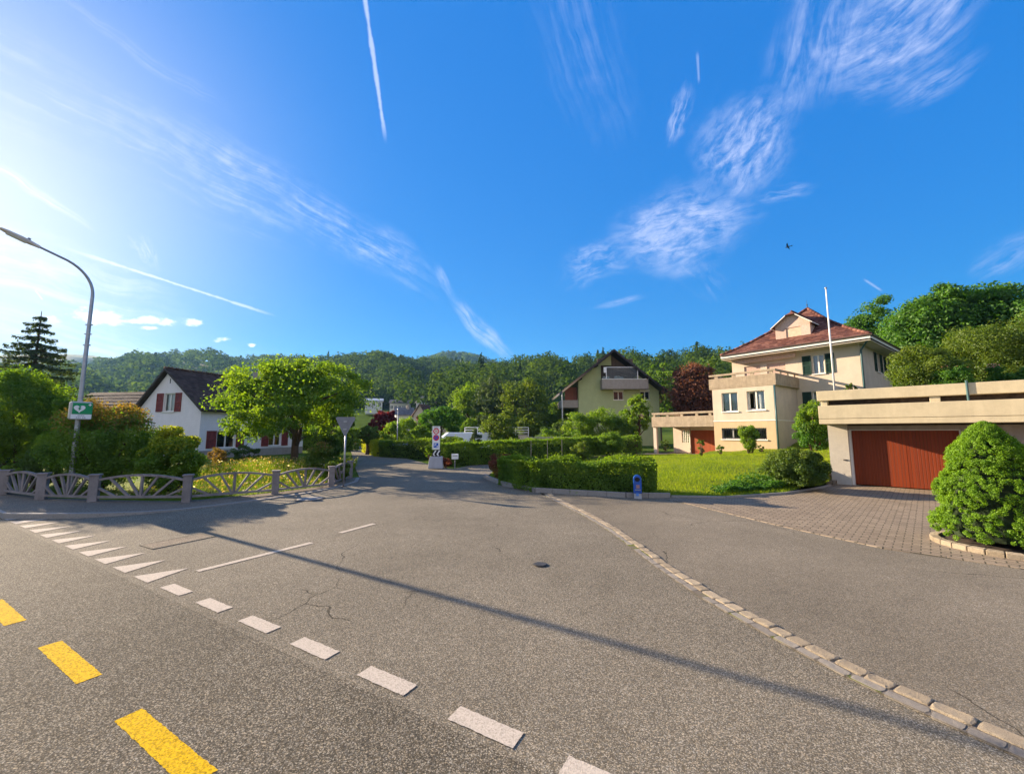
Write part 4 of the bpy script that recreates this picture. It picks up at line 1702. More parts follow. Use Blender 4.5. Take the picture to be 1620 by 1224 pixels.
    # dormer
    DX0, DX1, DY, DZ0, DZ1 = -1.22, 0.97, 4.55, 8.45, 9.70
    pk = 10.62
    xm = (DX0 + DX1) / 2
    dm = MB()
    hole = (-0.53, 0.40, 8.55, 9.42)
    wall_grid(dm, lambda u, d, z: (u, DY + d, z), DX0, DX1, DZ0, DZ1, [hole])
    dm.face([(DX0, DY, DZ1), (DX1, DY, DZ1), (xm + 0.30, DY, 10.36), (xm - 0.30, DY, 10.36)])
    for x in (DX0, DX1):
        dm.face([(x, DY, DZ0), (x, DY + 2.6, DZ0), (x, DY + 2.6, DZ1), (x, DY, DZ1)])
    dorm = dm.build("dormer", M_SHINGLE, root)
    sh = MB()
    sh.box(hole[0], hole[1], DY + 0.06, DY + 0.10, hole[2], hole[3])
    for i in range(14):
        zz = hole[2] + (hole[3] - hole[2]) * i / 14
        sh.box(hole[0] + 0.02, hole[1] - 0.02, DY + 0.045, DY + 0.061, zz + 0.008, zz + (hole[3] - hole[2]) / 14)
    sh.build("roller_blind", plain("cream blind", (0.66, 0.47, 0.33), 0.6), dorm)
    # gabled dormer roof with a clipped (half-hipped) front
    rq = []
    ov, fy, by = 0.22, DY - 0.30, DY + 3.3
    hz = DZ1 - 0.16
    hip_z, hip_x = 10.34, 0.30
    rb2 = MB()
    for s in (-1, 1):
        e0, e1 = (xm + s * (1.095 + ov), fy, hz), (xm + s * (1.095 + ov), by, hz)
        r0, r1 = (xm, fy + 0.42, pk), (xm, by, pk)
        h0 = (xm + s * hip_x, fy, hip_z)
        if s < 0:
            tile_strip(rq, e1, e0, r1, r0, 5, 0.24, 0.025)
        else:
            tile_strip(rq, e0, e1, r0, r1, 5, 0.24, 0.025)
        rb2.face([e0, e1, r1, r0, h0])
        dn = 0.07
        rb2.face([e0, h0, (h0[0], h0[1], h0[2] - dn), (e0[0], e0[1], e0[2] - dn)], 1)
        rb2.face([e0, e1, (e1[0], e1[1], e1[2] - dn), (e0[0], e0[1], e0[2] - dn)], 1)
    rb2.face([(xm - hip_x - .02, fy, hip_z), (xm + hip_x + .02, fy, hip_z), (xm, fy + 0.42, pk)])
    rb2.tube([(xm, fy + 0.40, pk + 0.02), (xm, by, pk + 0.02)], 0.08, 8)
    quads("dormer_roof", np.array(rq), [M_TILE, M_TRIM], dorm, extra=rb2)
    # drain pipes
    pm = MB()
    pm.tube([(BX1 + 0.10, -0.07, 4.86), (BX1 + 0.10, -0.07, 0.4)], 0.055, 8)
    pm.build("drain_pipe", M_PIPE, root, smooth=True)
    pm = MB()
    pm.tube([(EX1 + 0.02, EY0 + 0.02, 7.72), (EX1 - 0.2, EY0 + 0.2, 7.50), (3.74, 3.93, 7.05), (3.74, 3.93, 6.8), (3.74, 3.93, 0.5)], 0.055, 8)
    pm.build("drain_pipe", M_PIPE, root, smooth=True)
    # carport wing on the left
    cp = MB()
    X0, X1, Y1 = -9.02, BX0 - 0.005, 4.5
    cp.box(X0, X1, 0.0, Y1, 2.24, 2.42)
    cp.box(X0, X1, 0.0, 0.15, 2.42, 3.05)
    cp.box(X0, X0 + 0.15, 0.15, Y1, 2.42, 3.05)
    cap_ = cp.build("carport_roof", M_CONC_VILLA, root, bevel=0.012)
    cr = MB()
    cr.box(X0 + .01, X1, 0.02, 0.13, 3.22, 3.38)
    cr.box(X0 + .01, X0 + .12, 0.13, Y1, 3.22, 3.38)
    for u in (-8.8, -7.6, -6.4, -5.2, -4.2):
        cr.box(u - 0.1, u + 0.1, 0.04, 0.11, 3.05, 3.22)
    cr.build("carport_rail", M_CONC_VILLA, cap_, bevel=0.01)
    cw = MB()
    cw.box(X0 + 0.05, X0 + 0.33, 0.10, 0.32, -0.2, 2.24)
    lat = (-8.15, -7.35, 0.95, 2.0)
    cw.build("carport_pillar", M_CREAM, root)
    cw = MB()
    wall_grid(cw, lambda u, d, z: (u, 2.9 + d, z), X0 + 0.1, -6.95, -0.2, 2.24, [lat])
    wall_grid(cw, lambda u, d, z: (-6.95 + d, u, z), 2.0, 2.9, -0.2, 2.24, [])
    wall_grid(cw, lambda u, d, z: (u, 2.0 + d, z), -6.95, -6.9, -0.2, 2.24, [])
    cw.face([(X0 + .1, 2.9, -.2), (X0 + .1, 4.4, -.2), (X0 + .1, 4.4, 2.24), (X0 + .1, 2.9, 2.24)])
    cw.build("carport_wall", M_CREAM, root)
    cw = MB()
    cw.face([(-6.9, 2.1, 1.98), (X1, 2.1, 1.98), (X1, 2.1, 2.24), (-6.9, 2.1, 2.24)])
    cw.build("lintel", M_CREAM, root)
    lt = MB()
    for i in range(6):
        u = lat[0] + (lat[1] - lat[0]) * i / 5
        lt.box(u - 0.025, u + 0.025, 2.93, 2.97, lat[2], lat[3])
    for i in range(6):
        z = lat[2] + (lat[3] - lat[2]) * i / 5
        lt.box(lat[0], lat[1], 2.972, 3.0, z - 0.025, z + 0.025)
    lt.build("lattice_window", M_FRAME, root)
    gd = MB()
    gd.box(-6.9, X1, 2.12, 2.18, 0.0, 1.98)
    gd.build("garage_door", M_DOOR_BROWN, root)


build_villa()
# driveway apron before the carport
sheet("carport_floor", [vw(-9.2, 4.4), vw(-3.95, 4.4), vw(-3.95, -0.1), vw(-4.3, -2.2), vw(-9.4, -1.6)], 0.125, M_WALK)


# ------------------------------------------------------------------ garage with roof terrace
def build_garage():
    root = empty("garage_building", GO, math.atan2(-0.714, 0.70), "low concrete garage with red plank door under a pale double parapet", "garage")
    W = 9.0
    wb = MB()
    wb.box(-0.50, 0.06, -0.06, 0.5, -0.2, 2.148, 0)
    wb.box(2.80, W, 0.0, 0.5, -0.2, 2.10, 1)
    wb.box(0.06, 2.80, 0.02, 0.5, 1.955, 2.10, 1)
    wb.box(-0.46, -0.16, 0.5, 9.0, -0.2, 2.148, 0)
    wb.build("wall", [M_CONC_PIER, M_CONC_GREY], root)
    db = MB()
    n = 32
    for i in range(n):
        u = 0.14 + 2.62 * i / n
        db.box(u + 0.002, u + 2.62 / n - 0.002, 0.20 + 0.0015 * (i % 2), 0.25, 0.03, 1.93)
    door = db.build("garage_door", M_DOOR_RED, root)
    fb = MB()
    fb.box(0.062, 0.14, 0.06, 0.28, 0.0, 1.955)
    fb.box(2.76, 2.798, 0.06, 0.28, 0.0, 1.955)
    fb.box(0.14, 2.76, 0.06, 0.28, 1.93, 1.954)
    fb.build("door_frame", M_TRIM, root)
    hb = MB()
    hb.box(-0.12, 0.0, -0.08, -0.062, 0.86, 0.90)
    hb.build("lock_plate", M_IRON, root)
    pb = MB()
    P0 = -1.1
    pb.box(-0.58, W, P0, 9.0, 2.15, 2.315)
    pb.box(-0.565, W, P0 + 0.012, P0 + 0.16, 2.315, 2.335)
    pb.box(-0.58, W, P0, P0 + 0.17, 2.335, 2.79)
    pb.box(-0.58, -0.41, P0 + 0.17, 8.0, 2.335, 2.79)
    pb.build("parapet", M_CONC_GARAGE, root, bevel=0.012)
    ub = MB()
    ub.box(-0.80, W, 0.30, 0.60, 3.05, 3.42)
    ub.box(-0.80, -0.50, 0.60, 7.0, 3.05, 3.42)
    for (a, b) in ((-0.70, -0.50), (2.20, 2.45), (5.2, 5.5), (7.9, 8.2)):
        ub.box(a, b, 0.36, 0.56, 2.30, 3.05)
    ub.build("planter_wall", M_CONC_GARAGE, root, bevel=0.012)
    pl = MB()
    pl.box(-0.3, 1.2, 1.3, 1.36, 2.45, 2.98)
    pl.build("terrace_screen", M_CONC_PIER, root)
    so = MB()
    so.box(-0.50, W, 0.60, 8.5, 2.9, 3.36)
    so.build("roof_soil", M_SOIL, root)
    pp = MB()
    pp.tube([(3.05, -0.02 + 0.3, 2.6), (3.05, 0.28, 3.5)], 0.03, 8)
    pp.build("drain_pipe", M_PIPE, root)


build_garage()
# terraced slope behind the garage
mbt = MB()
for i in range(12):
    for j in range(8):
        def tz(i, j):
            return 3.1 + 0.16 * j + 0.15 * math.sin(i * 1.7 + j)
        q = []
        for (a, b) in ((i, j), (i + 1, j), (i + 1, j + 1), (i, j + 1)):
            p = gw(-0.4 + a * 1.6, 8.2 + b * 3.2)
            q.append((*p, tz(a, b)))
        mbt.face(q)
a, b, c, d_ = gw(-0.4, 8.2), gw(18.8, 8.2), gw(18.8, 33.8), gw(-0.4, 33.8)
for p, q in ((a, b), (d_, a)):
    mbt.face([(*p, -0.1), (*q, -0.1), (*q, 4.3), (*p, 3.1)])
tag(mbt.build("terraced_slope", M_GROUND), kind='structure')

# flagpole on the terrace wall
p = A(1320, 612, 15.75)
fp = empty("flagpole", (p.x, p.y, 3.36), 0, "tall thin white flagpole on the garage terrace", "flagpole")
mb = MB()
hh = A(1313, 457, 15.75).z - 3.36
mb.tube([(0, 0, 0), (0.0, 0, hh * 0.5), (0.0, 0, hh)], [0.036, 0.031, 0.022], 10)
mb.build("pole", M_WHITE_METAL, fp, smooth=True)
mb = MB()
mb.lathe([(0.03, 0), (0.045, 0.02), (0.045, 0.06), (0.0, 0.08)], (0, 0, hh), 10)
mb.build("cap", M_STEEL, fp, smooth=True)


# ------------------------------------------------------------------ white gabled house on the left
def build_white_house():
    root = empty("white_house", (-21.5, 28.0, 0), math.atan2(-0.285, 0.958), "white rendered house with steep dark roof and red shutters", "house")
    x0, xm, z0, zl, zr, zp = -6.7, -3.45, -0.3, 3.0, 3.55, 6.15
    L = 9.2
    fG = lambda u, d, z: (u, d, z)
    fS = lambda u, d, z: (-d, u, z)
    mb = MB()
    w1 = (-3.70, -2.62, 3.30, 4.60)
    w2 = (-3.55, -2.50, 0.70, 1.98)
    wall_grid(mb, fG, x0, 0, z0, 3.0, [w2])
    mb.face([(x0, 0, 3.0), (w1[0], 0, 3.0), (w1[0], 0, 5.9), (x0, 0, zl)])
    wall_grid(mb, fG, w1[0], w1[1], 3.0, 4.75, [w1])
    mb.face([(w1[0], 0, 4.75), (w1[1], 0, 4.75), (w1[1], 0, 5.5), (xm, 0, zp), (w1[0], 0, 5.93)])
    mb.face([(w1[1], 0, 3.0), (0, 0, 3.0), (0, 0, zr), (w1[1], 0, 5.5)])
    s1 = (1.26, 2.66, 0.71, 1.92)
    s2 = (5.6, 6.8, 0.71, 1.92)
    wall_grid(mb, fS, 0, L, 0.55, zr, [s1, s2])
    wall_grid(mb, lambda u, d, z: (0.025 - d, u, z), 0, L, z0, 0.55, [], m=1)
    mb.face([(0, 0, 0.55), (0.025, 0, 0.55), (0.025, L, 0.55), (0, L, 0.55)], 1)
    wall_grid(mb, lambda u, d, z: (x0 + d, u, z), 0, L, z0, zl, [])
    mb.face([(x0, L, z0), (0, L, z0), (0, L, zr), (xm, L, zp), (x0, L, zl)])
    mb.build("wall", [M_WHITEWALL, M_CONC_GREY], root)
    window(root, fG, *w1, cols=2, curtain=True)
    window(root, fG, *w2, cols=2, curtain=False, bars=6)
    window(root, fS, *s1, cols=2, curtain=False)
    window(root, fS, *s2, cols=2, curtain=False)
    for (a, b) in ((-4.42, -3.76), (-2.56, -1.95)):
        shutter(root, fG, a, b, 3.28, 4.62, M_SHUT_RED)
    for (a, b) in ((-4.2, -3.6), (-2.45, -1.9)):
        shutter(root, fG, a, b, 0.70, 1.98, M_SHUT_RED)
    for (a, b) in ((0.50, 1.20), (2.72, 3.36), (4.9, 5.55), (6.85, 7.5)):
        shutter(root, fS, a, b, 0.69, 1.93, M_SHUT_RED)
    # roof
    Q = []
    base = MB()
    oy0, oy1 = -0.32, L + 0.3
    er, el = (0.38, zr - 0.36 + 0.20), (x0 - 0.38, zl - 0.34 + 0.20)
    rz = zp + 0.24
    tile_strip(Q, (er[0], oy0, er[1]), (er[0], oy1, er[1]), (xm, oy0, rz), (xm, oy1, rz), 15, 0.26)
    tile_strip(Q, (el[0], oy1, el[1]), (el[0], oy0, el[1]), (xm, oy1, rz), (xm, oy0, rz), 15, 0.26)
    for e in (er, el):
        base.face([(e[0], oy0, e[1]), (e[0], oy1, e[1]), (xm, oy1, rz), (xm, oy0, rz)])
        t = 0.14
        base.face([(e[0], oy0, e[1] - t), (e[0], oy1, e[1] - t), (xm, oy1, rz - t), (xm, oy0, rz - t)], 1)
        base.face([(e[0], oy0, e[1] + 0.03), (xm, oy0, rz + 0.05), (xm, oy0, rz - t), (e[0], oy0, e[1] - t)], 1)
        base.face([(e[0], oy0, e[1]), (e[0], oy1, e[1]), (e[0], oy1, e[1] - t), (e[0], oy0, e[1] - t)], 1)
    k = 26
    for i in range(k):
        base.tube([(xm, oy0 + (oy1 - oy0) * i / k, rz + 0.03), (xm, oy0 + (oy1 - oy0) * (i + 1.05) / k, rz + 0.03)], [0.11, 0.095], 8)
    quads("roof", np.array(Q), [M_TILE_DARK, M_RAFTER], root, extra=base)
    gb = MB()
    gb.tube([(er[0] + 0.05, oy0, er[1] - 0.02), (er[0] + 0.05, oy1, er[1] - 0.02)], 0.06, 8)
    gb.build("gutter", M_RAFTER, root)
    vb = MB()
    vb.box(-3.27, -3.20, -0.012, 0.02, 5.32, 5.66)
    vb.build("vent_slit", M_DARK, root)
    ch = MB()
    ch.box(-2.1, -1.55, 5.6, 6.2, 4.9, 6.9)
    ch.build("chimney", M_CONC_GREY, root, bevel=0.02)


build_white_house()


def simple_house(name, loc, rz, w, L, h, rh, wall_m, roof_m, label, group=None, ov=0.4, wins=(), gable_front=True, chimney=False):
    """gabled house of the middle distance: walls, roof, windows"""
    root = empty(name, loc, rz, label, "house", group)
    mb = MB()
    holes = [q for q in wins]
    wall_grid(mb, lambda u, d, z: (u, d, z), -w / 2, w / 2, -2, h, holes, 0.12)
    if gable_front:
        mb.face([(-w / 2, 0, h), (w / 2, 0, h), (0, 0, h + rh)])
        mb.face([(-w / 2, L, h), (w / 2, L, h), (0, L, h + rh)])
    else:
        mb.face([(-w / 2, 0, h), (-w / 2, L, h), (-w / 2, L / 2, h + rh)])
        mb.face([(w / 2, 0, h), (w / 2, L, h), (w / 2, L / 2, h + rh)])
    for x in (-w / 2, w / 2):
        mb.face([(x, 0, -2), (x, L, -2), (x, L, h), (x, 0, h)])
    mb.face([(-w / 2, L, -2), (w / 2, L, -2), (w / 2, L, h), (-w / 2, L, h)])
    mb.build("wall", wall_m, root)
    for q in wins:
        window(root, lambda u, d, z: (u, d, z), *q, cols=2, curtain=False, sill=False)
    Q = []
    base = MB()
    t = 0.18
    if gable_front:
        k = rh / (w / 2)
        for s in (-1, 1):
            e = (s * (w / 2 + ov), h - k * ov)
            pts = [(e[0], -ov, e[1]), (e[0], L + ov, e[1]), (0, L + ov, h + rh), (0, -ov, h + rh)]
            p2 = [(x, y, z + t) for x, y, z in pts]
            base.add(pts + p2, [(0, 1, 2, 3), (4, 5, 6, 7), (0, 1, 5, 4), (1, 2, 6, 5), (2, 3, 7, 6), (3, 0, 4, 7)])
            tile_strip(Q, p2[0], p2[1], p2[3], p2[2], 9, 0.5)
    else:
        k = rh / (L / 2)
        for s in (0, 1):
            e = (-ov if s == 0 else L + ov, h - k * ov)
            pts = [(-w / 2 - ov, e[0], e[1]), (w / 2 + ov, e[0], e[1]), (w / 2 + ov, L / 2, h + rh), (-w / 2 - ov, L / 2, h + rh)]
            p2 = [(x, y, z + t) for x, y, z in pts]
            base.add(pts + p2, [(0, 1, 2, 3), (4, 5, 6, 7), (0, 1, 5, 4), (1, 2, 6, 5), (2, 3, 7, 6), (3, 0, 4, 7)])
            tile_strip(Q, p2[0], p2[1], p2[3], p2[2], 9, 0.5)
    rf = quads("roof", np.array(Q), [roof_m], root, extra=base)
    if chimney:
        cb = MB()
        cb.box(w * 0.15, w * 0.15 + 0.6, L * 0.3, L * 0.3 + 0.6, h, h + rh + 0.7)
        cb.build("chimney", M_CONC_GREY, rf)
    return root


# dark roofed house behind the left hedge
pp = A(150, 690, 42)
simple_house("dark_roofed_house", (pp.x - 2.2, 42, -0.3), R(-8), 8.5, 9, 3.2, 3.3, M_WHITEWALL, M_TILE_DARK, "low house behind the left shrubs with only its dark roof showing", gable_front=False)
M_GREYROOF = tile_mat("grey slate", (0.10, 0.10, 0.11), (0.15, 0.15, 0.16), (0.20, 0.20, 0.21))
M_WHITEROOF = plain("pale metal roof", (0.62, 0.64, 0.68), 0.45, 0.06)
M_FARWALL = render_wall("far white render", (0.62, 0.60, 0.56), 0.06)
M_FARRED = tile_mat("far red tile", (0.16, 0.07, 0.05), (0.22, 0.10, 0.075), (0.28, 0.14, 0.10))


def far_house(px, ytop, ybase, D, wpx, rise, rz, wall_m, roof_m, label, gable=True, nwin=2, chimney=False):
    t, b = A(px, ytop, D), A(px, ybase, D)
    H_ = t.z - b.z
    w = wpx * D / 640
    h = H_ * (1 - rise)
    wins = []
    for fl in range(max(1, int(h / 2.6))):
        for i in range(nwin):
            u = -w / 2 + w * (i + 0.5) / nwin
            z = 0.9 + 2.6 * fl
            if z + 1.3 < h:
                wins.append((u - 0.55, u + 0.55, z, z + 1.3))
    simple_house("far_house", (b.x, D, b.z), rz, w, w * 0.9, h, H_ * rise, wall_m, roof_m, label, "houses on the far slope", 0.4, wins, gable, chimney)


far_house(591, 630, 646, 150, 26, 0.22, R(18), M_FARWALL, M_WHITEROOF, "far house with pale flat-pitched roof above the crimson maple", False, 3)
far_house(632, 632, 650, 165, 30, 0.30, R(10), M_FARWALL, M_GREYROOF, "long white far house with grey roof below the wood", False, 5)
far_house(668, 626, 648, 175, 22, 0.45, R(-15), M_FARWALL, M_GREYROOF, "tall grey gabled far house with white verge", True, 2)
far_house(685, 629, 646, 190, 20, 0.40, R(25), M_FARWALL, M_FARRED, "far house with brown roof beside the grey gabled one", False, 2)
far_house(704, 624, 642, 200, 12, 0.5, R(5), M_FARWALL, M_GREYROOF, "narrow white far house with pointed gable left of the round trees", True, 1)
far_house(640, 645, 668, 95, 26, 0.42, R(22), M_FARWALL, M_GREYROOF, "pale blue house wall with pointed roof behind the street shrubs", False, 2, True)
far_house(664, 640, 672, 88, 24, 0.5, R(-20), M_CREAM, M_TILE_DARK, "dark gabled roof with pale verge behind the street trees", True, 1)
far_house(708, 645, 668, 80, 22, 0.55, R(12), M_CREAM, M_FARRED, "red tiled roof showing between bright garden trees", False, 1)


# ------------------------------------------------------------------ green apartment house
def build_green():
    root = empty("apartment_house", (13.7, 55.0, 0.0), 0, "pale green gabled apartment house with dark timber loggia and grey balconies", "house")
    X = lambda x: x - 13.7
    xl, xr = X(9.08), X(20.05)
    za = 12.45
    kz = 0.80
    zw = lambda x: za - kz * abs(x)
    mb = MB()
    w = [(X(13.85), X(15.2), 6.15, 7.3), (X(17.5), X(18.75), 6.15, 7.3), (X(17.5), X(18.75), 3.3, 4.5)]
    f = lambda u, d, z: (u, d, z)
    lz = 7.66
    wall_grid(mb, f, xl, xr, -1, 7.4, w, 0.14)
    loX0, loX1 = X(12.2), X(17.3)
    # gable face round the loggia opening
    mb.face([(xl, 0, 7.4), (loX0, 0, 7.4), (loX0, 0, zw(loX0)), (xl, 0, zw(xl))])
    mb.face([(loX1, 0, 7.4), (xr, 0, 7.4), (xr, 0, zw(xr)), (loX1, 0, zw(loX1))])
    mb.face([(loX0, 0, 10.9), (X(13.65), 0, 10.9), (X(13.65), 0, zw(X(13.65))), (loX0, 0, zw(loX0))])
    mb.face([(loX0, 0, 7.4), (loX1, 0, 7.4), (loX1, 0, 7.7), (loX0, 0, 7.7)])
    for x in (loX0, loX1):
        mb.face([(x, 0, 7.7), (x, 2.2, 7.7), (x, 2.2, min(10.9, zw(x))), (x, 0, min(10.9, zw(x)))])
    mb.face([(xl, 0, -1), (xl, 12, -1), (xl, 12, zw(xl)), (xl, 0, zw(xl))])
    mb.face([(xr, 0, -1), (xr, 12, -1), (xr, 12, zw(xr)), (xr, 0, zw(xr))])
    mb.face([(xl, 12, -1), (xr, 12, -1), (xr, 12, zw(xr)), (0, 12, za), (xl, 12, zw(xl))])
    mb.build("wall", M_GREENWALL, root)
    lo = MB()
    lo.box(loX0 + .01, loX1 - .01, 2.2, 2.3, 7.7, 12.2)
    lo.face([(X(13.65), 0.35, 10.4), (loX1, 0.35, 9.6), (loX1, 0.35, zw(loX1)), (0.1, 0.35, za - .1)])
    lo.build("loggia_cladding", M_WOOD_DARK, root)
    gl = MB()
    for (a, b) in ((X(12.9), X(13.9)), (X(14.6), X(16.4))):
        gl.box(a, b, 2.15, 2.19, 7.8, 9.7)
    gl.build("loggia_window", M_GLASS, root)
    for q in w:
        window(root, f, *q, cols=2, curtain=False)
        rb = MB()
        rb.box(q[0] - .05, q[1] + .05, -0.05, 0.1, q[3] + 0.002, q[3] + 0.22)
        rb.build("blind_box", M_TRIM, root)
    bb = MB()
    bx0, bx1 = X(12.05), X(18.25)
    bb.box(bx0, bx1, -1.3, 0.0, 7.50, 7.66)
    bb.box(bx0, bx1, -1.3, -1.16, 7.66, 8.80)
    for x in (bx0, bx1 - 0.14):
        bb.box(x, x + 0.14, -1.16, 0.0, 7.66, 8.80)
    bal = bb.build("balcony", M_CONC_GREY, root, bevel=0.02)
    bc = MB()
    bc.box(bx0 - 0.03, bx1 + 0.03, -1.34, -1.12, 8.802, 8.88)
    bc.build("coping", M_TRIM, bal)
    rl = MB()
    for x in (X(12.65), X(16.85)):
        rl.box(x - 0.05, x + 0.05, -1.27, -1.20, 8.88, 10.45)
    rl.box(X(12.6), X(16.9), -1.28, -1.19, 10.40, 10.48)
    rl.box(X(12.3), X(12.6), -1.28, -1.22, 9.7, 10.45)
    rl.build("wind_screen_frame", M_ALU, bal)
    sg = MB()
    sg.face([(X(12.7), -1.24, 8.9), (X(16.8), -1.24, 8.9), (X(16.8), -1.24, 10.4), (X(12.7), -1.24, 10.4)])
    sg.build("wind_screen_pane", M_CLEAR, bal)
    # side balconies left
    for z in (5.25, 2.35):
        sb = MB()
        sb.box(X(6.75), xl - 0.005, 0.2, 5.5, z - 0.15, z)
        sb.box(X(6.75), xl - 0.005, 0.2, 0.34, z, z + 0.88)
        sb.box(X(6.75), X(6.89), 0.34, 5.5, z, z + 0.88)
        sb.build("side_balcony", M_CONC_GREY, root, bevel=0.015)
    wc = MB()
    wc.box(X(7.35), xl - 0.005, 0.9, 1.0, 6.15, 7.95)
    wc.build("timber_screen", M_WOOD_RED, root)
    pb = MB()
    pb.tube([(X(6.85), 0.1, -1), (X(6.85), 0.1, 7.1)], 0.09, 8)
    pb.build("downpipe", M_ALU, root)
    rb = MB()
    Q = []
    ex = 7.0
    oy0, oy1 = -1.55, 12.6
    for s in (-1, 1):
        ez = za + 0.12 - kz * ex
        lo_ = [(s * ex, oy0, ez), (s * ex, oy1, ez), (0, oy1, za + 0.12), (0, oy0, za + 0.12)]
        hi = [(x, y, z + 0.32) for x, y, z in lo_]
        rb.add(lo_ + hi, [(0, 1, 2, 3), (4, 5, 6, 7), (0, 1, 5, 4), (1, 2, 6, 5), (2, 3, 7, 6), (3, 0, 4, 7)], 1)
        tile_strip(Q, hi[0], hi[1], hi[3], hi[2], 22, 0.4)
    for x in (-4.4, -2.2, 2.2, 4.4):
        rb.beam((x, oy0 + 0.1, zw(x) + 0.0), (x, 0, zw(x) + 0.0), 0.16, 0.22, 1)
    quads("roof", np.array(Q), [M_TILE_DARK, M_RAFTER], root, extra=rb)


build_green()


# ------------------------------------------------------------------ concrete fence, left
def build_fence():
    root = empty("concrete_fence", (0, 0, 0), 0, "low weathered concrete fence of sunburst panels along the left pavement", "fence")
    pts = FENCE_PTS[1:]
    zb = [0.10, 0.10, 0.10, 0.09, 0.05, 0.02, 0.0, 0.0]
    for (x, y), z in zip(pts, zb):
        mb = MB()
        d = random.uniform(-.1, .1)
        fn = lambda a, b, c, x=x, y=y, z=z: (x + a * math.cos(0.5) - b * math.sin(0.5), y + a * math.sin(0.5) + b * math.cos(0.5), z + c)
        mb.box(-0.095, 0.095, -0.095, 0.095, -0.2, 0.66, 0, fn)
        mb.box(-0.118, 0.118, -0.118, 0.118, 0.66, 0.705, 0, fn)
        mb.build("post", M_CONC_FENCE, root, bevel=0.012)
    for ((x0, y0), z0), ((x1, y1), z1) in zip(zip(pts[:-1], zb[:-1]), zip(pts[1:], zb[1:])):
        a, b = Vector((x0, y0, z0)), Vector((x1, y1, z1))
        d = (b - a).normalized()
        a, b = a + d * 0.10, b - d * 0.10
        L = (b - a).length
        c = (a + b) / 2

        def P(s, z):
            return c + d * (s * L / 2) + Vector((0, 0, z))
        top = lambda s: 0.56 + 0.12 * (1 - s * s)
        mb = MB()
        th = 0.065
        mb.beam(P(-1, 0.12), P(1, 0.12), th, 0.06)
        k = 10
        for i in range(k):
            s0, s1 = -1 + 2 * i / k, -1 + 2 * (i + 1) / k
            mb.beam(P(s0, top(s0)), P(s1 + 0.01, top(s1)), th + 0.006, 0.055)
        for (s0, s1, zt) in ((-.60, -.99, .34), (-.29, -.76, None), (-.05, -.36, None), (0, 0, None), (.05, .38, None), (.29, .78, None), (.60, .99, .33)):
            mb.beam(P(s0, 0.13), P(s1, (zt if zt else top(s1))), th - 0.012, 0.05)
        mb.build("panel", M_CONC_FENCE, root)


build_fence()


# ------------------------------------------------------------------ street lamp with defibrillator box
def build_lamp():
    bx, by = -13.25, 12.39
    root = empty("street_lamp", (bx, by, 0), 0, "tall galvanised street lamp with curved arm behind the left fence", "street lamp")
    ar = Vector((-0.50, -0.866, 0))
    mb = MB()
    zt = 6.75
    pts = [Vector((0, 0, -0.2)), Vector((0, 0, 2.4)), Vector((0, 0, 4.5)), Vector((0, 0, zt - 0.6))]
    rr = [0.072, 0.063, 0.052, 0.044]
    # quarter bend, then a straight rising arm
    c0 = pts[-1]
    for i in range(1, 11):
        t = i / 10
        ang = t * R(76)
        p = c0 + ar * (1.0 * (1 - math.cos(ang))) + Vector((0, 0, 1.0 * math.sin(ang)))
        pts.append(p)
        rr.append(0.042 - 0.010 * t)
    dirn = (pts[-1] - pts[-2]).normalized()
    e = pts[-1] + dirn * 0.56
    pts.append(e)
    rr.append(0.030)
    mb.tube(pts, rr, 12)
    for z in (4.55, 4.9, 5.2):
        mb.box(-0.095, 0.095, -0.03, 0.03, z, z + 0.03)
    mb.build("pole", M_STEEL, root, smooth=False)
    # head
    hb = MB()
    s = dirn.cross(Vector((0, 0, 1))).normalized()
    u = s.cross(dirn).normalized()
    prof = [(-0.10, 0.038, 0.04), (0.0, 0.055, 0.048), (0.10, 0.08, 0.056), (0.30, 0.11, 0.056), (0.55, 0.105, 0.045), (0.68, 0.08, 0.03), (0.72, 0.045, 0.015)]
    vs, fs = [], []
    k = 12
    for (x, w, h) in prof:
        for i in range(k):
            a = 2 * math.pi * i / k
            cc, ss = math.cos(a), math.sin(a)
            vs.append(e + dirn * x + s * w * (abs(cc) ** .6) * (1 if cc > 0 else -1) + u * h * (abs(ss) ** .7) * (1 if ss > 0 else -1))
    for j in range(len(prof) - 1):
        for i in range(k):
            fs.append((j * k + i, j * k + (i + 1) % k, (j + 1) * k + (i + 1) % k, (j + 1) * k + i))
    fs += [tuple(range(k)), tuple((len(prof) - 1) * k + i for i in range(k))]
    hb.add(vs, fs)
    head = hb.build("lamp_head", M_LAMP, root, smooth=False)
    sb = MB()
    q = e + dirn * 0.16 + u * 0.05
    sb.tube([q, q + u * 0.06], 0.035, 8)
    sb.build("light_sensor", M_SIGNBACK, head)
    dbm = MB()
    q = e + dirn * 0.36 - u * 0.055
    dbm.beam(q - dirn * 0.2, q + dirn * 0.2, 0.17, 0.012, 0, u)
    dbm.build("diffuser", M_SIGNWHITE, head)


build_lamp()


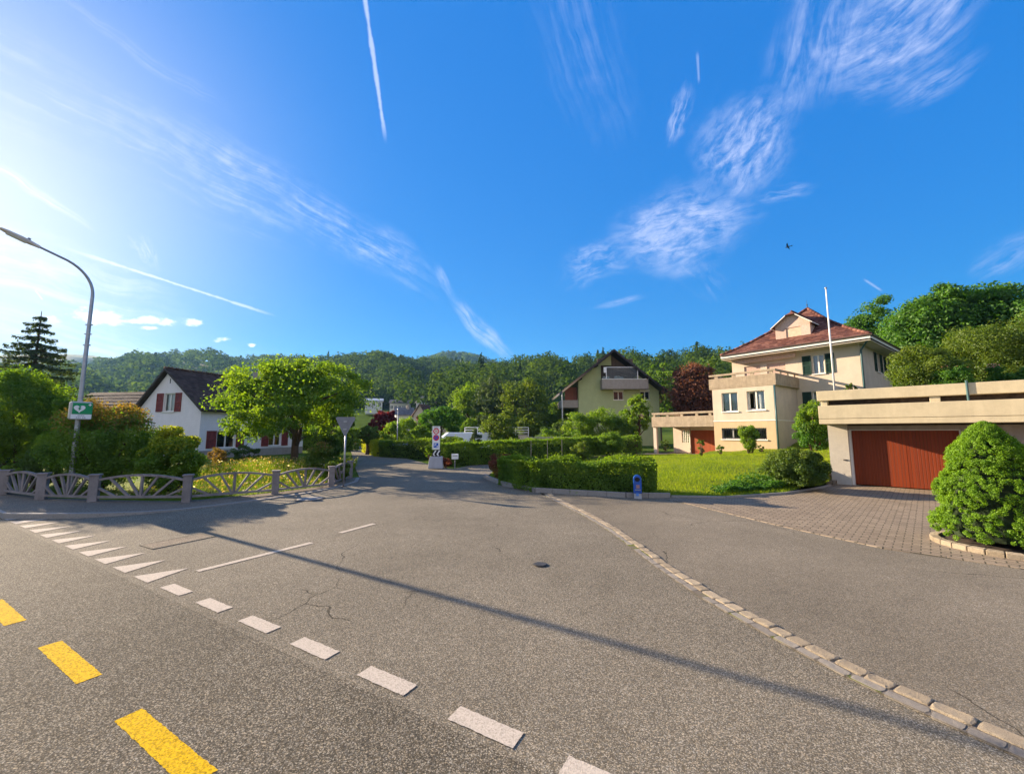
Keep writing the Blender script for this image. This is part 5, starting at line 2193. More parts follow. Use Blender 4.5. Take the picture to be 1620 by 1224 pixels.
def build_defib():
    f = Vector((13.25, -12.39, 0)).normalized()           # towards the camera
    ang = math.atan2(f.y, f.x) + math.pi / 2 + R(6)
    root = empty("defibrillator_box", (-13.25 + f.x * 0.09, 12.39 + f.y * 0.09, 2.25), ang, "grey defibrillator box with green heart sign on the lamp post", "defibrillator box")
    mb = MB()
    mb.box(-0.23, 0.255, -0.24, 0.0, 0.0, 0.54)
    mb.build("cabinet", plain("pale cabinet plastic", (0.42, 0.42, 0.40), 0.35, 0.06), root, bevel=0.05)
    mb = MB()
    mb.box(-0.17, 0.25, -0.256, -0.242, 0.16, 0.50)
    sg = mb.build("sign_panel", M_SIGNGREEN, root)
    hb = MB()
    n = 40
    pl = []
    for i in range(n):
        t = 2 * math.pi * i / n
        x = 16 * math.sin(t) ** 3
        y = 13 * math.cos(t) - 5 * math.cos(2 * t) - 2 * math.cos(3 * t) - math.cos(4 * t)
        pl.append((-0.025 + x * 0.0076, 0.325 + y * 0.0078))
    hb.prism(pl, -0.262, -0.257, 0, lambda x, z, y: (x, y, z))
    hb.build("heart", M_SIGNWHITE, sg)
    lb = MB()
    lb.prism([(-0.02, 0.39), (-0.06, 0.315), (-0.03, 0.315), (-0.045, 0.25), (0.02, 0.335), (-0.012, 0.335), (0.01, 0.39)], -0.266, -0.2625, 0, lambda x, z, y: (x, y, z))
    lb.build("flash", M_SIGNGREEN, sg)
    cb = MB()
    cb.box(0.155, 0.225, -0.262, -0.257, 0.435, 0.458)
    cb.box(0.179, 0.202, -0.262, -0.257, 0.412, 0.4345)
    cb.box(0.179, 0.202, -0.262, -0.257, 0.4585, 0.482)
    cb.build("cross", M_SIGNWHITE, sg)
    wb = MB()
    wb.box(-0.19, 0.24, -0.255, -0.243, 0.02, 0.155)
    wp = wb.build("text_panel", M_SIGNWHITE, root)
    tb = MB()
    # two lines too blurred to read in the photograph
    for i, (x0, x1) in enumerate(((-0.05, 0.0), (0.008, 0.05), (0.056, 0.09))):
        tb.box(x0, x1, -0.258, -0.2555, 0.112, 0.128)
    for (x0, x1) in ((-0.08, -0.05), (-0.04, -0.012), (-0.004, 0.02), (0.045, 0.075), (0.082, 0.12)):
        tb.box(x0, x1, -0.258, -0.2555, 0.048, 0.07)
    tb.build("print", M_SIGNBACK, wp)


build_defib()


# ------------------------------------------------------------------ signs and small street objects
def build_giveway():
    p = G(543, 772)
    root = empty("give_way_sign", (p.x - 0.12, p.y + 0.25, 0), R(-8), "grey back of a triangular give way sign at the corner", "traffic sign")
    zc = A(543, 672, 13.9).z
    mb = MB()
    mb.tube([(0, 0.035, -0.1), (0, 0.035, zc + 0.1)], 0.03, 10)
    mb.build("pole", M_STEEL, root, smooth=True)
    tb = MB()
    c, r = 0.36, 0.05
    poly = []
    for (x, z) in ((-c, zc + 0.25), (c, zc + 0.25), (0, zc - 0.40)):
        for k in range(5):
            poly.append((x, z))
        d = Vector((0 - x, zc - z)).normalized()
    tri = [(-c + .04, zc + 0.28), (c - .04, zc + 0.28), (c, zc + 0.25), (c - .005, zc + 0.205), (0.03, zc - 0.37), (0, zc - 0.39), (-0.03, zc - 0.37), (-c + .005, zc + 0.205), (-c, zc + 0.25)]
    tb.prism(tri, 0.0, 0.012, 0, lambda x, z, y: (x, y - 0.012, z))
    tb.build("triangle_plate", M_SIGNBACK, root)
    hb = MB()
    for z in (zc + 0.12, zc - 0.15):
        hb.box(-0.06, 0.06, -0.03, -0.0125, z - 0.02, z + 0.02)
    hb.build("clamp", M_STEEL, root)


build_giveway()


def build_zone_sign():
    p = G(684, 740)
    root = empty("zone_sign", (-4.02, 21.6, 0), R(4), "white panel of parking and speed zone signs over a chevron board", "traffic sign")
    D = 21.5
    z0, z1 = A(684, 711, D).z, A(684, 674, D).z
    w = 0.40
    mb = MB()
    for x in (-0.12, 0.12):
        mb.tube([(x, 0.05, 0.4), (x, 0.05, z1 - 0.1)], 0.025, 8)
    mb.build("pole", M_STEEL, root)
    mb = MB()
    mb.box(-w / 2, w / 2, 0.0, 0.025, z0, z1)
    pn = mb.build("panel", M_SIGNWHITE, root, bevel=0.006)

    def disc(name, m, r, z, y, parent):
        d = MB()
        n = 28
        d.prism([(r * math.cos(2 * math.pi * i / n), z + r * math.sin(2 * math.pi * i / n)) for i in range(n)], 0, 0.004, 0, lambda x, zz, t: (x, y - t, zz))
        return d.build(name, m, parent)
    H_ = z1 - z0
    ft = (math.pi / 2, 0, 0)
    text_mesh("lettering", "ZONE", 0.085, M_BLACK, pn, (0, -0.004, z1 - 0.075), ft)
    za = z0 + H_ * 0.785
    disc("red_ring", M_SIGNRED, 0.158, za, 0.0, pn)
    disc("white_disc", M_SIGNWHITE, 0.106, za, -0.0045, pn)
    text_mesh("lettering", "30", 0.15, M_BEACON, pn, (0, -0.0115, za), ft, 0.002, 0.004)
    zb = z0 + H_ * 0.505
    disc("red_ring", M_SIGNRED, 0.158, zb, 0.0, pn)
    disc("blue_disc", M_SIGNBLUE, 0.106, zb, -0.0045, pn)
    sl = MB()
    q = 0.115 * 0.7071
    sl.beam((-q, -0.011, zb + q), (q, -0.011, zb - q), 0.004, 0.035, 0, Vector((0.7071, 0, 0.7071)))
    sl.build("red_slash", M_SIGNRED, pn)
    zc = z0 + H_ * 0.18
    sq = MB()
    sq.box(-0.12, 0.12, -0.005, -0.0005, zc - 0.12, zc + 0.12)
    sq.build("parking_square", M_SIGNBLUE, pn)
    text_mesh("lettering", "P", 0.20, M_SIGNWHITE, pn, (-0.03, -0.008, zc + 0.015), ft, 0.002, 0.004)
    dd = MB()
    dd.box(0.035, 0.095, -0.0085, -0.0055, zc - 0.095, zc - 0.02)
    dd.build("parking_disc", M_SIGNWHITE, pn)
    # chevron board
    c0 = A(684, 725, D).z
    cb = MB()
    cb.box(-0.20, 0.24, -0.005, 0.02, c0, z0 - 0.02)
    cbo = cb.build("chevron_board", M_BLACK, root)
    ch = MB()
    zm, hh = (c0 + z0 - 0.02) / 2, (z0 - 0.02 - c0) / 2 - 0.02
    for x in (-0.16, 0.04):
        ch.prism([(x, zm), (x + 0.12, zm + hh), (x + 0.20, zm + hh), (x + 0.08, zm), (x + 0.20, zm - hh), (x + 0.12, zm - hh)], 0, 0.004, 0, lambda a, b, t: (a, -0.0055 - t, b))
    ch.build("chevron", M_SIGNWHITE, cbo)
    # planter
    pr = empty("concrete_planter", (-3.95, 21.35, 0), R(4), "grey tapered concrete planter carrying the chevron board", "planter")
    pb = MB()
    b0, b1, h = 0.38, 0.31, 0.60
    pb.add([(-b0, -.35, 0), (b0, -.35, 0), (b0, .35, 0), (-b0, .35, 0), (-b1, -.28, h), (b1, -.28, h), (b1, .28, h), (-b1, .28, h)], [(0, 3, 2, 1), (0, 1, 5, 4), (1, 2, 6, 5), (2, 3, 7, 6), (3, 0, 4, 7), (4, 5, 6, 7)])
    pb.build("trough", M_PLANTER, pr, bevel=0.03)
    pb = MB()
    pb.box(-b1 + .07, b1 - .07, -.21, .21, h - .02, h + 0.012)
    pb.build("soil", M_SOIL, pr)
    bush("planter_shrub", (-4.38, 21.42, 0.55), 0.24, 0.22, 0.72, L_SUN, "small bright shrub in the concrete planter beside the zone sign", clumps=10, per=110, lsize=0.07)


build_zone_sign()

# mailbox
p = G(720, 741)
mbx = empty("mailbox", (-2.95, 21.2, 0), R(10), "small white mailbox on a post at the path entrance", "mailbox")
mb = MB()
mb.tube([(0, 0, -0.05), (0, 0, 0.62)], 0.022, 8)
mb.build("post", M_STEEL, mbx)
mb = MB()
zz = A(720, 726, 21.2).z
mb.box(-0.17, 0.17, -0.16, 0.16, zz, zz + 0.26)
bx = mb.build("box", M_WHITE_METAL, mbx, bevel=0.015)
mb = MB()
mb.box(-0.12, 0.12, -0.166, -0.1605, zz + 0.17, zz + 0.19)
mb.build("slot", M_DARK, bx)


def build_dispenser():
    p = G(1010, 788)
    root = empty("dog_waste_dispenser", (p.x, p.y + 0.05, 0), math.atan2(p.y, p.x) - math.pi / 2, "blue rounded dog waste bin standing before the front hedge", "waste bin")
    h = A(1010, 751, p.y).z
    w = 0.115
    mb = MB()
    n = 14
    poly = [(-w, 0.14), (w, 0.14)]
    for i in range(n + 1):
        a = math.pi * i / n
        poly.append((w * math.cos(a), h - w + w * math.sin(a)))
    mb.prism(poly, -0.12, 0.10, 0, lambda x, z, y: (x, y, z))
    bd = mb.build("body", M_BLUE, root, bevel=0.02)
    mb = MB()
    mb.box(-w + .01, w - .01, -0.11, 0.09, -0.05, 0.14)
    mb.build("base", M_PLANTER, root, bevel=0.01)
    mb = MB()
    mb.prism([(0.07 * math.cos(2 * math.pi * i / 18), h - 0.12 + 0.06 * math.sin(2 * math.pi * i / 18)) for i in range(18)], -0.128, -0.122, 0, lambda x, z, y: (x, y, z))
    mb.build("opening", M_DARK, bd)
    mb = MB()
    mb.box(-0.035, 0.06, -0.127, -0.121, h - 0.37, h - 0.27)
    mb.build("bag_slot_label", plain("faded pinkish print", (0.34, 0.20, 0.20), 0.5), bd)
    mb = MB()
    mb.box(-0.07, 0.085, -0.135, -0.121, h - 0.42, h - 0.40)
    mb.build("bag_ledge", M_STEEL, bd)
    mb = MB()
    mb.box(-0.045, 0.03, -0.127, -0.121, h - 0.58, h - 0.50)
    mb.build("pictogram", plain("light blue print", (0.10, 0.25, 0.62), 0.4), bd)


build_dispenser()


def container(loc, rz, label, s=1.0):
    root = empty("waste_container", loc, rz, label, "waste container", "waste containers by the hedge")
    mb = MB()
    w0, w1, d0, d1, h = 0.60 * s, 0.68 * s, 0.42 * s, 0.50 * s, 0.92 * s
    mb.add([(-w0, -d0, .16), (w0, -d0, .16), (w0, d0, .16), (-w0, d0, .16), (-w1, -d1, h), (w1, -d1, h), (w1, d1, h), (-w1, d1, h)], [(0, 3, 2, 1), (0, 1, 5, 4), (1, 2, 6, 5), (2, 3, 7, 6), (3, 0, 4, 7), (4, 5, 6, 7)])
    for x in (-0.3, 0, 0.3):
        mb.box(x - 0.04, x + 0.04, -d1 - 0.015, -d0, 0.25, h - 0.1)
    mb.build("body", M_CONTAINER, root, bevel=0.03)
    lb = MB()
    n = 8
    for i in range(n):
        a0, a1 = math.pi * i / n, math.pi * (i + 1) / n
        y0, y1 = -math.cos(a0) * (d1 + .03), -math.cos(a1) * (d1 + .03)
        q0, q1 = h + 0.02 + math.sin(a0) * 0.17, h + 0.02 + math.sin(a1) * 0.17
        lb.face([(-w1 - .02, y0, q0), (w1 + .02, y0, q0), (w1 + .02, y1, q1), (-w1 - .02, y1, q1)])
    for x in (-w1 - .02, w1 + .02):
        lb.face([(x, -math.cos(math.pi * i / n) * (d1 + .03), h + 0.02 + math.sin(math.pi * i / n) * 0.17) for i in range(n + 1)])
    lb.build("lid", M_CONTAINER, root)
    for x in (-w0 + .08, w0 - .08):
        for y in (-d0 + .08, d0 - .08):
            wm = MB()
            wm.tube([(x - 0.025, y, 0.09), (x + 0.025, y, 0.09)], 0.09, 12)
            wm.build("wheel", M_RUBBER, root)


g = G(631, 722)
container((g.x, g.y + 0.4, 0), R(10), "grey waste container nearer the road bend, left of the pair", 0.85)
g = G(654, 724)
container((g.x, g.y + 0.4, 0), R(8), "grey waste container nearest the zone sign, right of the pair", 0.8)

# thin pole above the hedge
g = A(628, 705, 31)
tp = empty("slender_pole", (g.x, 31, 0), 0, "slender grey pole rising above the waste containers", "pole")
mb = MB()
mb.tube([(0, 0, -0.1), (0, 0, A(628, 650, 31).z)], [0.05, 0.032], 8)
mb.build("shaft", M_STEEL, tp, smooth=True)
mb = MB()
mb.lathe([(0.035, 0), (0.06, 0.04), (0.06, 0.16), (0.02, 0.2), (0.0, 0.21)], (0, 0, A(628, 650, 31).z), 10)
mb.build("cap", M_STEEL, tp, smooth=True)


def build_van():
    D = 30.5
    p = A(702, 690, D)
    root = empty("delivery_van", (p.x - 0.1, D, 0), R(14), "white box van parked behind the long hedge", "van")
    z1 = A(710, 684, D).z
    mb = MB()
    L, W = 4.1, 1.9
    # body side profile: sloping nose on the left
    prof = [(0.0, 0.45), (L, 0.45), (L, z1), (0.45, z1), (0.10, z1 - 0.28), (-0.25, 1.15), (-0.85, 0.98), (-0.95, 0.45)]
    mb.prism(prof, 0, W, 0, lambda x, z, y: (x, y, z))
    bd = mb.build("body", M_VAN, root, bevel=0.05)
    mb = MB()
    mb.add([(0.06, 0.12, z1 - 0.36), (0.06, W - 0.12, z1 - 0.36), (-0.235, W - 0.12, 1.20), (-0.235, 0.12, 1.20)], [(0, 1, 2, 3)])
    for i in range(4):
        mb.v[i] = (mb.v[i][0] - 0.02, mb.v[i][1], mb.v[i][2] + 0.02)
    mb.build("windscreen", plain("dark glass", (0.02, 0.025, 0.03), 0.08, 0.1, 2, 0.6), bd)
    mb = MB()
    mb.box(0.25, 1.0, -0.012, 0.0, 1.05, z1 - 0.28)
    mb.build("side_window", MATS["dark glass"], bd)
    for x in (-0.35, L - 0.8):
        for y in (0.05, W - 0.05):
            wm = MB()
            wm.tube([(x, y - 0.1, 0.33), (x, y + 0.1, 0.33)], 0.33, 18)
            wm.build("wheel", M_RUBBER, root)
    for y in (0.15, W - 0.35):
        hm = MB()
        hm.box(-0.96, -0.93, y, y + 0.2, 0.75, 0.9)
        hm.build("headlight", M_SIGNWHITE, bd)


build_van()

# white rails of a raised terrace behind the shrubs
rl = empty("terrace_railing", (-2.2, 33.0, 0), R(-4), "white slatted terrace railing above the parked van", "railing")
D = 33.0
x0, x1 = A(735, 680, D).x + 2.2, A(836, 680, D).x + 2.2
zt = A(790, 676, D).z
mb = MB()
for k in range(3):
    mb.beam((x0, 0, zt - 0.2 * k), (x1, 0, zt - 0.2 * k + 0.0), 0.03, 0.05)
mb.build("rail", M_WHITE_METAL, rl)
for i in range(6):
    x = x0 + (x1 - x0) * i / 5
    mb = MB()
    mb.beam((x, 0.0, -0.1), (x, 0.0, zt), 0.05, 0.05)
    mb.build("post", M_WHITE_METAL, rl)
D = 31.5
a, b = A(820, 688, D), A(835, 694, D)
wl_ = empty("garden_wall", (a.x, D, 0), 0, "short pale garden wall behind the long hedge", "wall")
mb = MB()
mb.box(0, b.x - a.x, 0, 0.25, -0.1, a.z)
mb.box(b.x - a.x + .004, 4.2, 0.05, 0.25, -0.1, a.z - 0.15, 1)
mb.build("masonry", [M_CREAM, M_CONC_GREY], wl_, bevel=0.02)
mb = MB()
mb.box(-0.04, b.x - a.x + 0.04, -0.04, 0.29, a.z + 0.002, a.z + 0.06)
mb.build("coping", M_KERB, wl_)

# garden stakes before the hedge
for i, (px, py) in enumerate(((840, 723), (866, 723), (889, 722))):
    D = 22.5
    q = A(px, py, D)
    st_ = MB()
    st_.tube([(0, 0, -0.1), (0.01, 0, 1.35)], 0.015, 6)
    o = st_.build("garden_stake", M_CONC_GREY, loc=(q.x, D, lawn_z(q.x, D)))
    tag(o, ("left", "middle", "right")[i] + " one of three thin stakes standing before the long hedge", "stake", "stakes before the long hedge")

# covers in the road
def cover(px, py, r, m, label, square=None):
    g = G(px, py)
    root = empty("manhole_cover", (g.x, g.y, 0.0035), 0.3, label, "manhole cover")
    mb = MB()
    n = 28
    mb.prism([(r * math.cos(2 * math.pi * i / n), r * math.sin(2 * math.pi * i / n)) for i in range(n)], 0.0, 0.012)
    mb.build("lid", m, root)
    mb = MB()
    for i in range(n):
        a, b = 2 * math.pi * i / n, 2 * math.pi * (i + 1) / n
        mb.face([(r * 1.02 * math.cos(a), r * 1.02 * math.sin(a), 0.004), (r * 1.02 * math.cos(b), r * 1.02 * math.sin(b), 0.004), (r * 1.22 * math.cos(b), r * 1.22 * math.sin(b), 0.004), (r * 1.22 * math.cos(a), r * 1.22 * math.sin(a), 0.004)])
    mb.build("rim", M_IRON, root)


cover(855, 893, 0.085, M_IRON, "small dark iron valve cap in the middle of the asphalt")
cover(490, 789, 0.33, M_KERB, "round pale manhole cover by the corner of the fence")
g = G(283, 855)
mh = empty("drain_cover", (g.x, g.y, 0.004), R(62), "rectangular worn drain cover near the give-way teeth", "drain cover")
mb = MB()
mb.box(-0.42, 0.42, -0.20, 0.20, -0.02, 0.001)
mb.build("slab", M_WALK, mh)
mb = MB()
for (a, b, c, d) in ((-.46, .46, -.24, -.205), (-.46, .46, .205, .24), (-.46, -.425, -.205, .205), (.425, .46, -.205, .205)):
    mb.box(a, b, c, d, -0.02, 0.003)
mb.build("rim", M_FORE, mh)

# a bird high over the roofs
q = A(1246, 391, 60)
bd = MB()
bd.tube([(-0.42, 0, 0), (-0.25, 0, 0.02), (0, 0, 0.03), (0.2, 0, 0.03), (0.30, 0, 0.05)], [0.03, 0.07, 0.10, 0.07, 0.02], 8)
for s in (-1, 1):
    bd.add([(0.12, 0, 0.06), (0.05, s * 0.5, 0.22), (-0.15, s * 1.0, 0.10), (-0.14, s * 0.45, 0.17), (-0.12, 0, 0.05), (0.12, 0, 0.03), (0.05, s * 0.5, 0.20), (-0.15, s * 1.0, 0.09), (-0.14, s * 0.45, 0.15), (-0.12, 0, 0.02)], [(0, 1, 3, 4), (1, 2, 3), (5, 9, 8, 6), (6, 8, 7), (0, 5, 6, 1), (1, 6, 7, 2), (2, 7, 8, 3), (3, 8, 9, 4)])
bd.add([(-0.40, -0.06, 0.01), (-0.40, 0.06, 0.01), (-0.62, 0.13, 0.02), (-0.62, -0.13, 0.02), (-0.40, -0.06, -0.01), (-0.40, 0.06, -0.01), (-0.62, 0.13, 0.0), (-0.62, -0.13, 0.0)], [(0, 1, 2, 3), (7, 6, 5, 4), (0, 4, 5, 1), (1, 5, 6, 2), (2, 6, 7, 3), (3, 7, 4, 0)])
o = bd.build("bird", plain("dark feathers", (0.03, 0.028, 0.025), 0.8), loc=q)
o.rotation_euler = (0.25, 0.1, 2.4)
tag(o, "small dark bird gliding high in the blue sky", "bird")


# ------------------------------------------------------------------ plants placed by their outline in the photograph
def at_px(px, D):
    return A(px, 690, D).x


def ptree(name, px, ytop, wpx, D, leaf, label, z0=0.0, cat="tree", group=None, **kw):
    top = A(px, ytop, D)
    h = top.z - z0
    r = wpx * D / 640 / 2
    return tree(name, (top.x, D, z0), h, r, leaf, label, cat, group, **kw)


def pbush(name, px, ytop, wpx, D, leaf, label, z0=0.0, group=None, cat="bush", deep=1.0, **kw):
    top = A(px, ytop, D)
    h = top.z - z0
    r = wpx * D / 640 / 2
    return bush(name, (top.x, D, z0), r, r * deep, h, leaf, label, cat, group, **kw)


# front left: hedge mass behind the fence
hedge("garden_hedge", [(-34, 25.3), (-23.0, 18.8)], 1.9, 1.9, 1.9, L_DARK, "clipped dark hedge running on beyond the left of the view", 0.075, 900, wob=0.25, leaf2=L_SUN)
pbush("tall_shrub", 38, 574, 138, 15.2, L_MID, "tall rounded deep green shrub at the far left with sunlit top", clumps=80, per=560, lsize=0.075, leaf2=L_SUN, frac2=0.28, lump=0.08)  # sunlit top is painted in with yellow-green leaves
pbush("round_shrub", -110, 648, 130, 17.5, L_MID, "lower green shrub cut by the left edge of the view", clumps=50, per=380, lsize=0.09, leaf2=L_SUN, frac2=0.2, lump=0.08)
pbush("round_shrub", 72, 698, 62, 13.2, L_DARK, "small rounded dark shrub between the tall shrub and the lamp", clumps=22, per=320, lsize=0.05)
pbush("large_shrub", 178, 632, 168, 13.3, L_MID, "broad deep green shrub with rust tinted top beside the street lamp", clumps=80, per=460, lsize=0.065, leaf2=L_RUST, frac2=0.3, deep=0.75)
pbush("leafy_shrub", 112, 612, 60, 14.2, L_SUN, "tall yellow-green shrub rising behind the street lamp", clumps=28, per=300, lsize=0.08)
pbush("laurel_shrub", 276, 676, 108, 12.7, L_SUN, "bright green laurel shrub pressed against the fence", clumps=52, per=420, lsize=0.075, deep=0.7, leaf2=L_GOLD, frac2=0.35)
pbush("hosta_plant", 12, 738, 40, 12.6, L_SUN, "low broad-leaved plant at the foot of the tall left shrub", z0=0.05, clumps=10, per=60, lsize=0.14)

# garden tree of the left corner
tree("garden_tree", (-11.35, 21.5, 0), A(470, 548, 21.5).z, 3.75, L_SUN, "broad bright green garden tree in front of the white house", trunk_h=0.65, trunk_r=0.22, clumps=92, per=400, lsize=0.13, clump_r=0.20, lowcut=-0.72, lump=0.28, tip=0.22)


# spruce far left
def spruce(name, loc, h, r, label):
    root = empty(name, loc, 0, label, "tree")
    mb = MB()
    mb.tube([(0, 0, -0.2), (0, 0, h * 0.5), (0, 0, h)], [h * 0.022, h * 0.012, 0.02], 8)
    P, Nn = [], []
    z = h * 0.10
    while z < h * 0.985:
        t = z / h
        L = r * (1 - t) ** 0.85 + 0.12
        nb = 8 if t < 0.8 else 5
        a0 = random.uniform(0, 6.28)
        for k in range(nb):
            a = a0 + 2 * math.pi * k / nb + random.uniform(-.25, .25)
            l = L * random.uniform(0.72, 1.12)
            ca, sa = math.cos(a), math.sin(a)
            n = max(18, int(l * 80))
            s = RNG.random(n) ** 0.8
            wob = 0.22 * l * (1 - s) + 0.05
            droop = -0.42 * l * s + 0.26 * l * s ** 2.4
            lat = RNG.normal(size=n) * wob * 0.42
            hang = -np.abs(RNG.normal(size=n)) * 0.14
            x, y = s * l * ca - lat * sa, s * l * sa + lat * ca
            P.append(np.stack([x, y, z + droop + hang], 1))
            Nn.append(np.tile(np.array([ca * .3, sa * .3, 0.8]), (n, 1)))
            mb.tube([(0, 0, z), (ca * l * .5, sa * l * .5, z - .12 * l), (ca * l, sa * l, z - .1 * l)], [0.035, 0.02, 0.006], 5)
        z += h * 0.046 * random.uniform(0.85, 1.2)
    mb.build("trunk", M_BARK, root)
    P, Nn = np.concatenate(P), np.concatenate(Nn)
    quads("needles", leafquads(P, Nn, np.full(len(P), 0.24), 0.5, 0.35), L_NEEDLE, root, tint=RNG.random(len(P)))


spruce("spruce_tree", (at_px(48, 34) - 0.4, 34, 0), A(48, 492, 34).z, 6.0, "dark drooping spruce rising above the tall shrub at the left")

# meadow behind the fence
def build_meadow():
    n = 15000
    X = RNG.uniform(-13.5, -6.0, n)
    Y = RNG.uniform(11.6, 22.5, n)
    mp = [(-11.0, 11.4), (-8.75, 11.5), (-7.35, 12.8), (-6.6, 14.3), (-7.0, 17.2), (-8.5, 22.4), (-14.5, 22.4), (-12.6, 14.2)]
    ok = np.array([inside(x, y, mp) for x, y in zip(X, Y)])
    X, Y = X[ok], Y[ok]
    P = np.stack([X, Y, np.zeros(len(X))], 1)
    tall = np.clip((Y - 12.5) / 5, 0.25, 1.0)
    q = blade_quads(P, 0.30, 0.62, 0.022, 0.9)
    base = P[:, None, :]
    q = base + (q - base) * np.stack([np.ones_like(tall), np.ones_like(tall), tall], 1)[:, None, :]
    sel = RNG.random(len(P)) < 0.18
    tips = q[sel][:, 2, :]
    sd2 = leafquads(tips, np.tile([0, -1, 0.2], (len(tips), 1)), np.full(len(tips), 0.09), 0.6, 0.35)
    fl = tips[RNG.random(len(tips)) < 0.12]
    fq = leafquads(fl, np.tile([0, -0.6, 0.6], (len(fl), 1)), np.full(len(fl), 0.06), 0.5, 0.9)
    V = np.concatenate([q, sd2, fq])
    mi = np.concatenate([np.zeros(len(q)), np.ones(len(sd2)), np.full(len(fq), 2)]).astype(np.int32)
    o = quads("meadow_grass", V, [L_MEADOW, L_SEED, L_WHITEFL], tint=RNG.random(len(V)), mi=mi)
    tag(o, kind="stuff")
    sheet("garden_ground", [(-26, 19.0), (-17, 13.6), (-12.5, 11.3), (-10.84, 11.05), (-8.8, 11.35), (-7.3, 12.7), (-6.45, 14.3), (-6.75, 16.9), (-9.3, 23.2), (-12, 30), (-45, 45), (-45, 26)], -0.012, M_LAWN)


build_meadow()
pbush("rust_shrub", 345, 704, 34, 19.0, L_RUST, "rusty orange flowering plant against the white house", clumps=12, per=160, lsize=0.07)
pbush("dark_foundation_shrub", 388, 702, 62, 24.5, L_DARK, "dark low shrub along the foot of the white house", clumps=16, per=200, lsize=0.08, deep=0.6)
pbush("olive_shrub", 510, 698, 56, 17.6, L_OLIVE, "loose olive shrub between the garden tree and the give way sign", clumps=22, per=220, lsize=0.08, leaf2=L_RUST, frac2=0.25)
pbush("iris_clump", 536, 726, 44, 15.6, L_OLIVE, "tangled low plants inside the fence corner", clumps=14, per=160, lsize=0.09)
pbush("corner_shrub", 522, 680, 40, 24.5, L_DARK, "dark shrub behind the give way sign", clumps=20, per=260, lsize=0.09)
for (px, yt, w, D, lf, lb) in ((430, 612, 70, 62, L_DARK, "dark tree behind the ridge of the white house"), (492, 606, 76, 56, L_MID, "mid green tree behind the right end of the white house"), (530, 622, 60, 47, L_MID, "tree between the garden tree and the street tree"), (372, 600, 60, 66, L_DARK, "far dark tree above the white house roof")):
    ptree("backyard_tree", px, yt, w, D, lf, lb, group="trees behind the white house", clumps=34, per=280, lsize=0.0042 * D, trunk_h=1.0, lowcut=-0.95)
hedge("backyard_hedge", [(-24.0, 44.0), (-15.5, 40.0)], 1.4, 2.4, 2.2, L_MID, "rough hedge beyond the end of the white house", 0.13, 320, wob=0.4)
ptree("street_tree", 528, 606, 56, 36, L_MID, "dark leafy tree beyond the give way sign", clumps=28, per=260, lsize=0.2, trunk_h=1.0)

# along the street
pbush("clipped_box", 566, 694, 10, 50, L_GOLD, "small golden clipped shrub far along the left of the street", clumps=10, per=150, lsize=0.10)
pbush("clipped_box", 575, 694, 12, 46, L_DARK, "small dark clipped shrub next to the golden one down the street", clumps=10, per=150, lsize=0.10)
ptree("topiary_tree", 583, 671, 36, 34, L_DARK, "clipped round topiary on a pale trunk beside the street", trunk_h=0.85, trunk_r=0.16, clumps=40, per=260, lsize=0.10, clump_r=0.26, lowcut=-0.9)
hedge("golden_hedge", [(-13.2, 37.6), (-9.7, 31.2)], 1.2, 1.15, 1.2, L_GOLD, "bright golden clipped hedge along the bend of the street", 0.10, 500)
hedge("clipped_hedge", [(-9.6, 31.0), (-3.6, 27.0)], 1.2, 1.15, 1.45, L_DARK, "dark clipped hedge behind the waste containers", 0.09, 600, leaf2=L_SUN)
ptree("crimson_maple", 608, 646, 42, 46, L_MAPLE, "crimson leaved maple above the topiary", clumps=30, per=240, lsize=0.2, trunk_h=0.8)
ptree("crimson_tree", 664, 655, 14, 60, L_MAPLE, "small red leaved tree before the far pale houses", clumps=14, per=150, lsize=0.22, trunk_h=0.8)
for i, (px, yt, w, D, lf, nm, lb) in enumerate((
    (618, 664, 40, 37, L_SUN, "garden_shrub", "yellow-green shrub right of the topiary"),
    (645, 657, 46, 41, L_SUN, "garden_shrub", "light shrub in the middle behind the clipped hedge"),
    (662, 672, 40, 35, L_MID, "garden_shrub", "mid green shrub low behind the clipped hedge near the zone sign"),
    (742, 660, 34, 37, L_MID, "garden_shrub", "green shrub right behind the white van"),
)):
    pbush(nm, px, yt, w, D, lf, lb, clumps=22, per=230, lsize=0.14)
for (px, yt, w, D, lf, lb, kw) in (
    (698, 637, 70, 44, L_GREEN, "bright green tree behind the zone sign", dict(trunk_h=1.0)),
    (742, 600, 64, 66, L_SUN, "domed yellow-green tree left of the dark pine", dict(trunk_h=2.0)),
    (832, 592, 92, 58, L_OLIVE, "big olive green tree left of the green apartment house", dict(trunk_h=1.5)),
    (885, 630, 44, 60, L_MID, "green tree just left of the apartment house", dict(trunk_h=1.5)),
    (722, 650, 44, 52, L_MID, "mid green garden tree under the domed tree", dict(trunk_h=1.0)),
    (800, 648, 50, 46, L_OLIVE, "olive garden tree behind the white railing", dict(trunk_h=0.8)),
    (838, 655, 44, 42, L_OLIVE, "light olive tree above the garden wall", dict(trunk_h=0.8)),
    (788, 652, 56, 31.8, L_OLIVE, "loose yellowish tree in front of the white railing", dict(trunk_h=0.6)),
):
    ptree("garden_tree", px, yt, w, D, lf, lb, group="garden trees in the middle distance", clumps=34, per=300, lsize=0.0042 * D, **kw)
ptree("pine_tree", 785, 588, 74, 62, L_NEEDLE, "dark bushy pine between two lighter trees", clumps=44, per=300, lsize=0.30, trunk_h=2.0, tip=0.45)
ptree("copper_beech", 1094, 561, 92, 50, L_BEECH, "large copper beech behind the villa carport", clumps=60, per=340, lsize=0.24, trunk_h=1.5, lowcut=-0.95)
ptree("garden_tree", 1040, 578, 66, 72, L_MID, "green tree between the apartment house and copper beech", clumps=36, per=260, lsize=0.32, trunk_h=2)
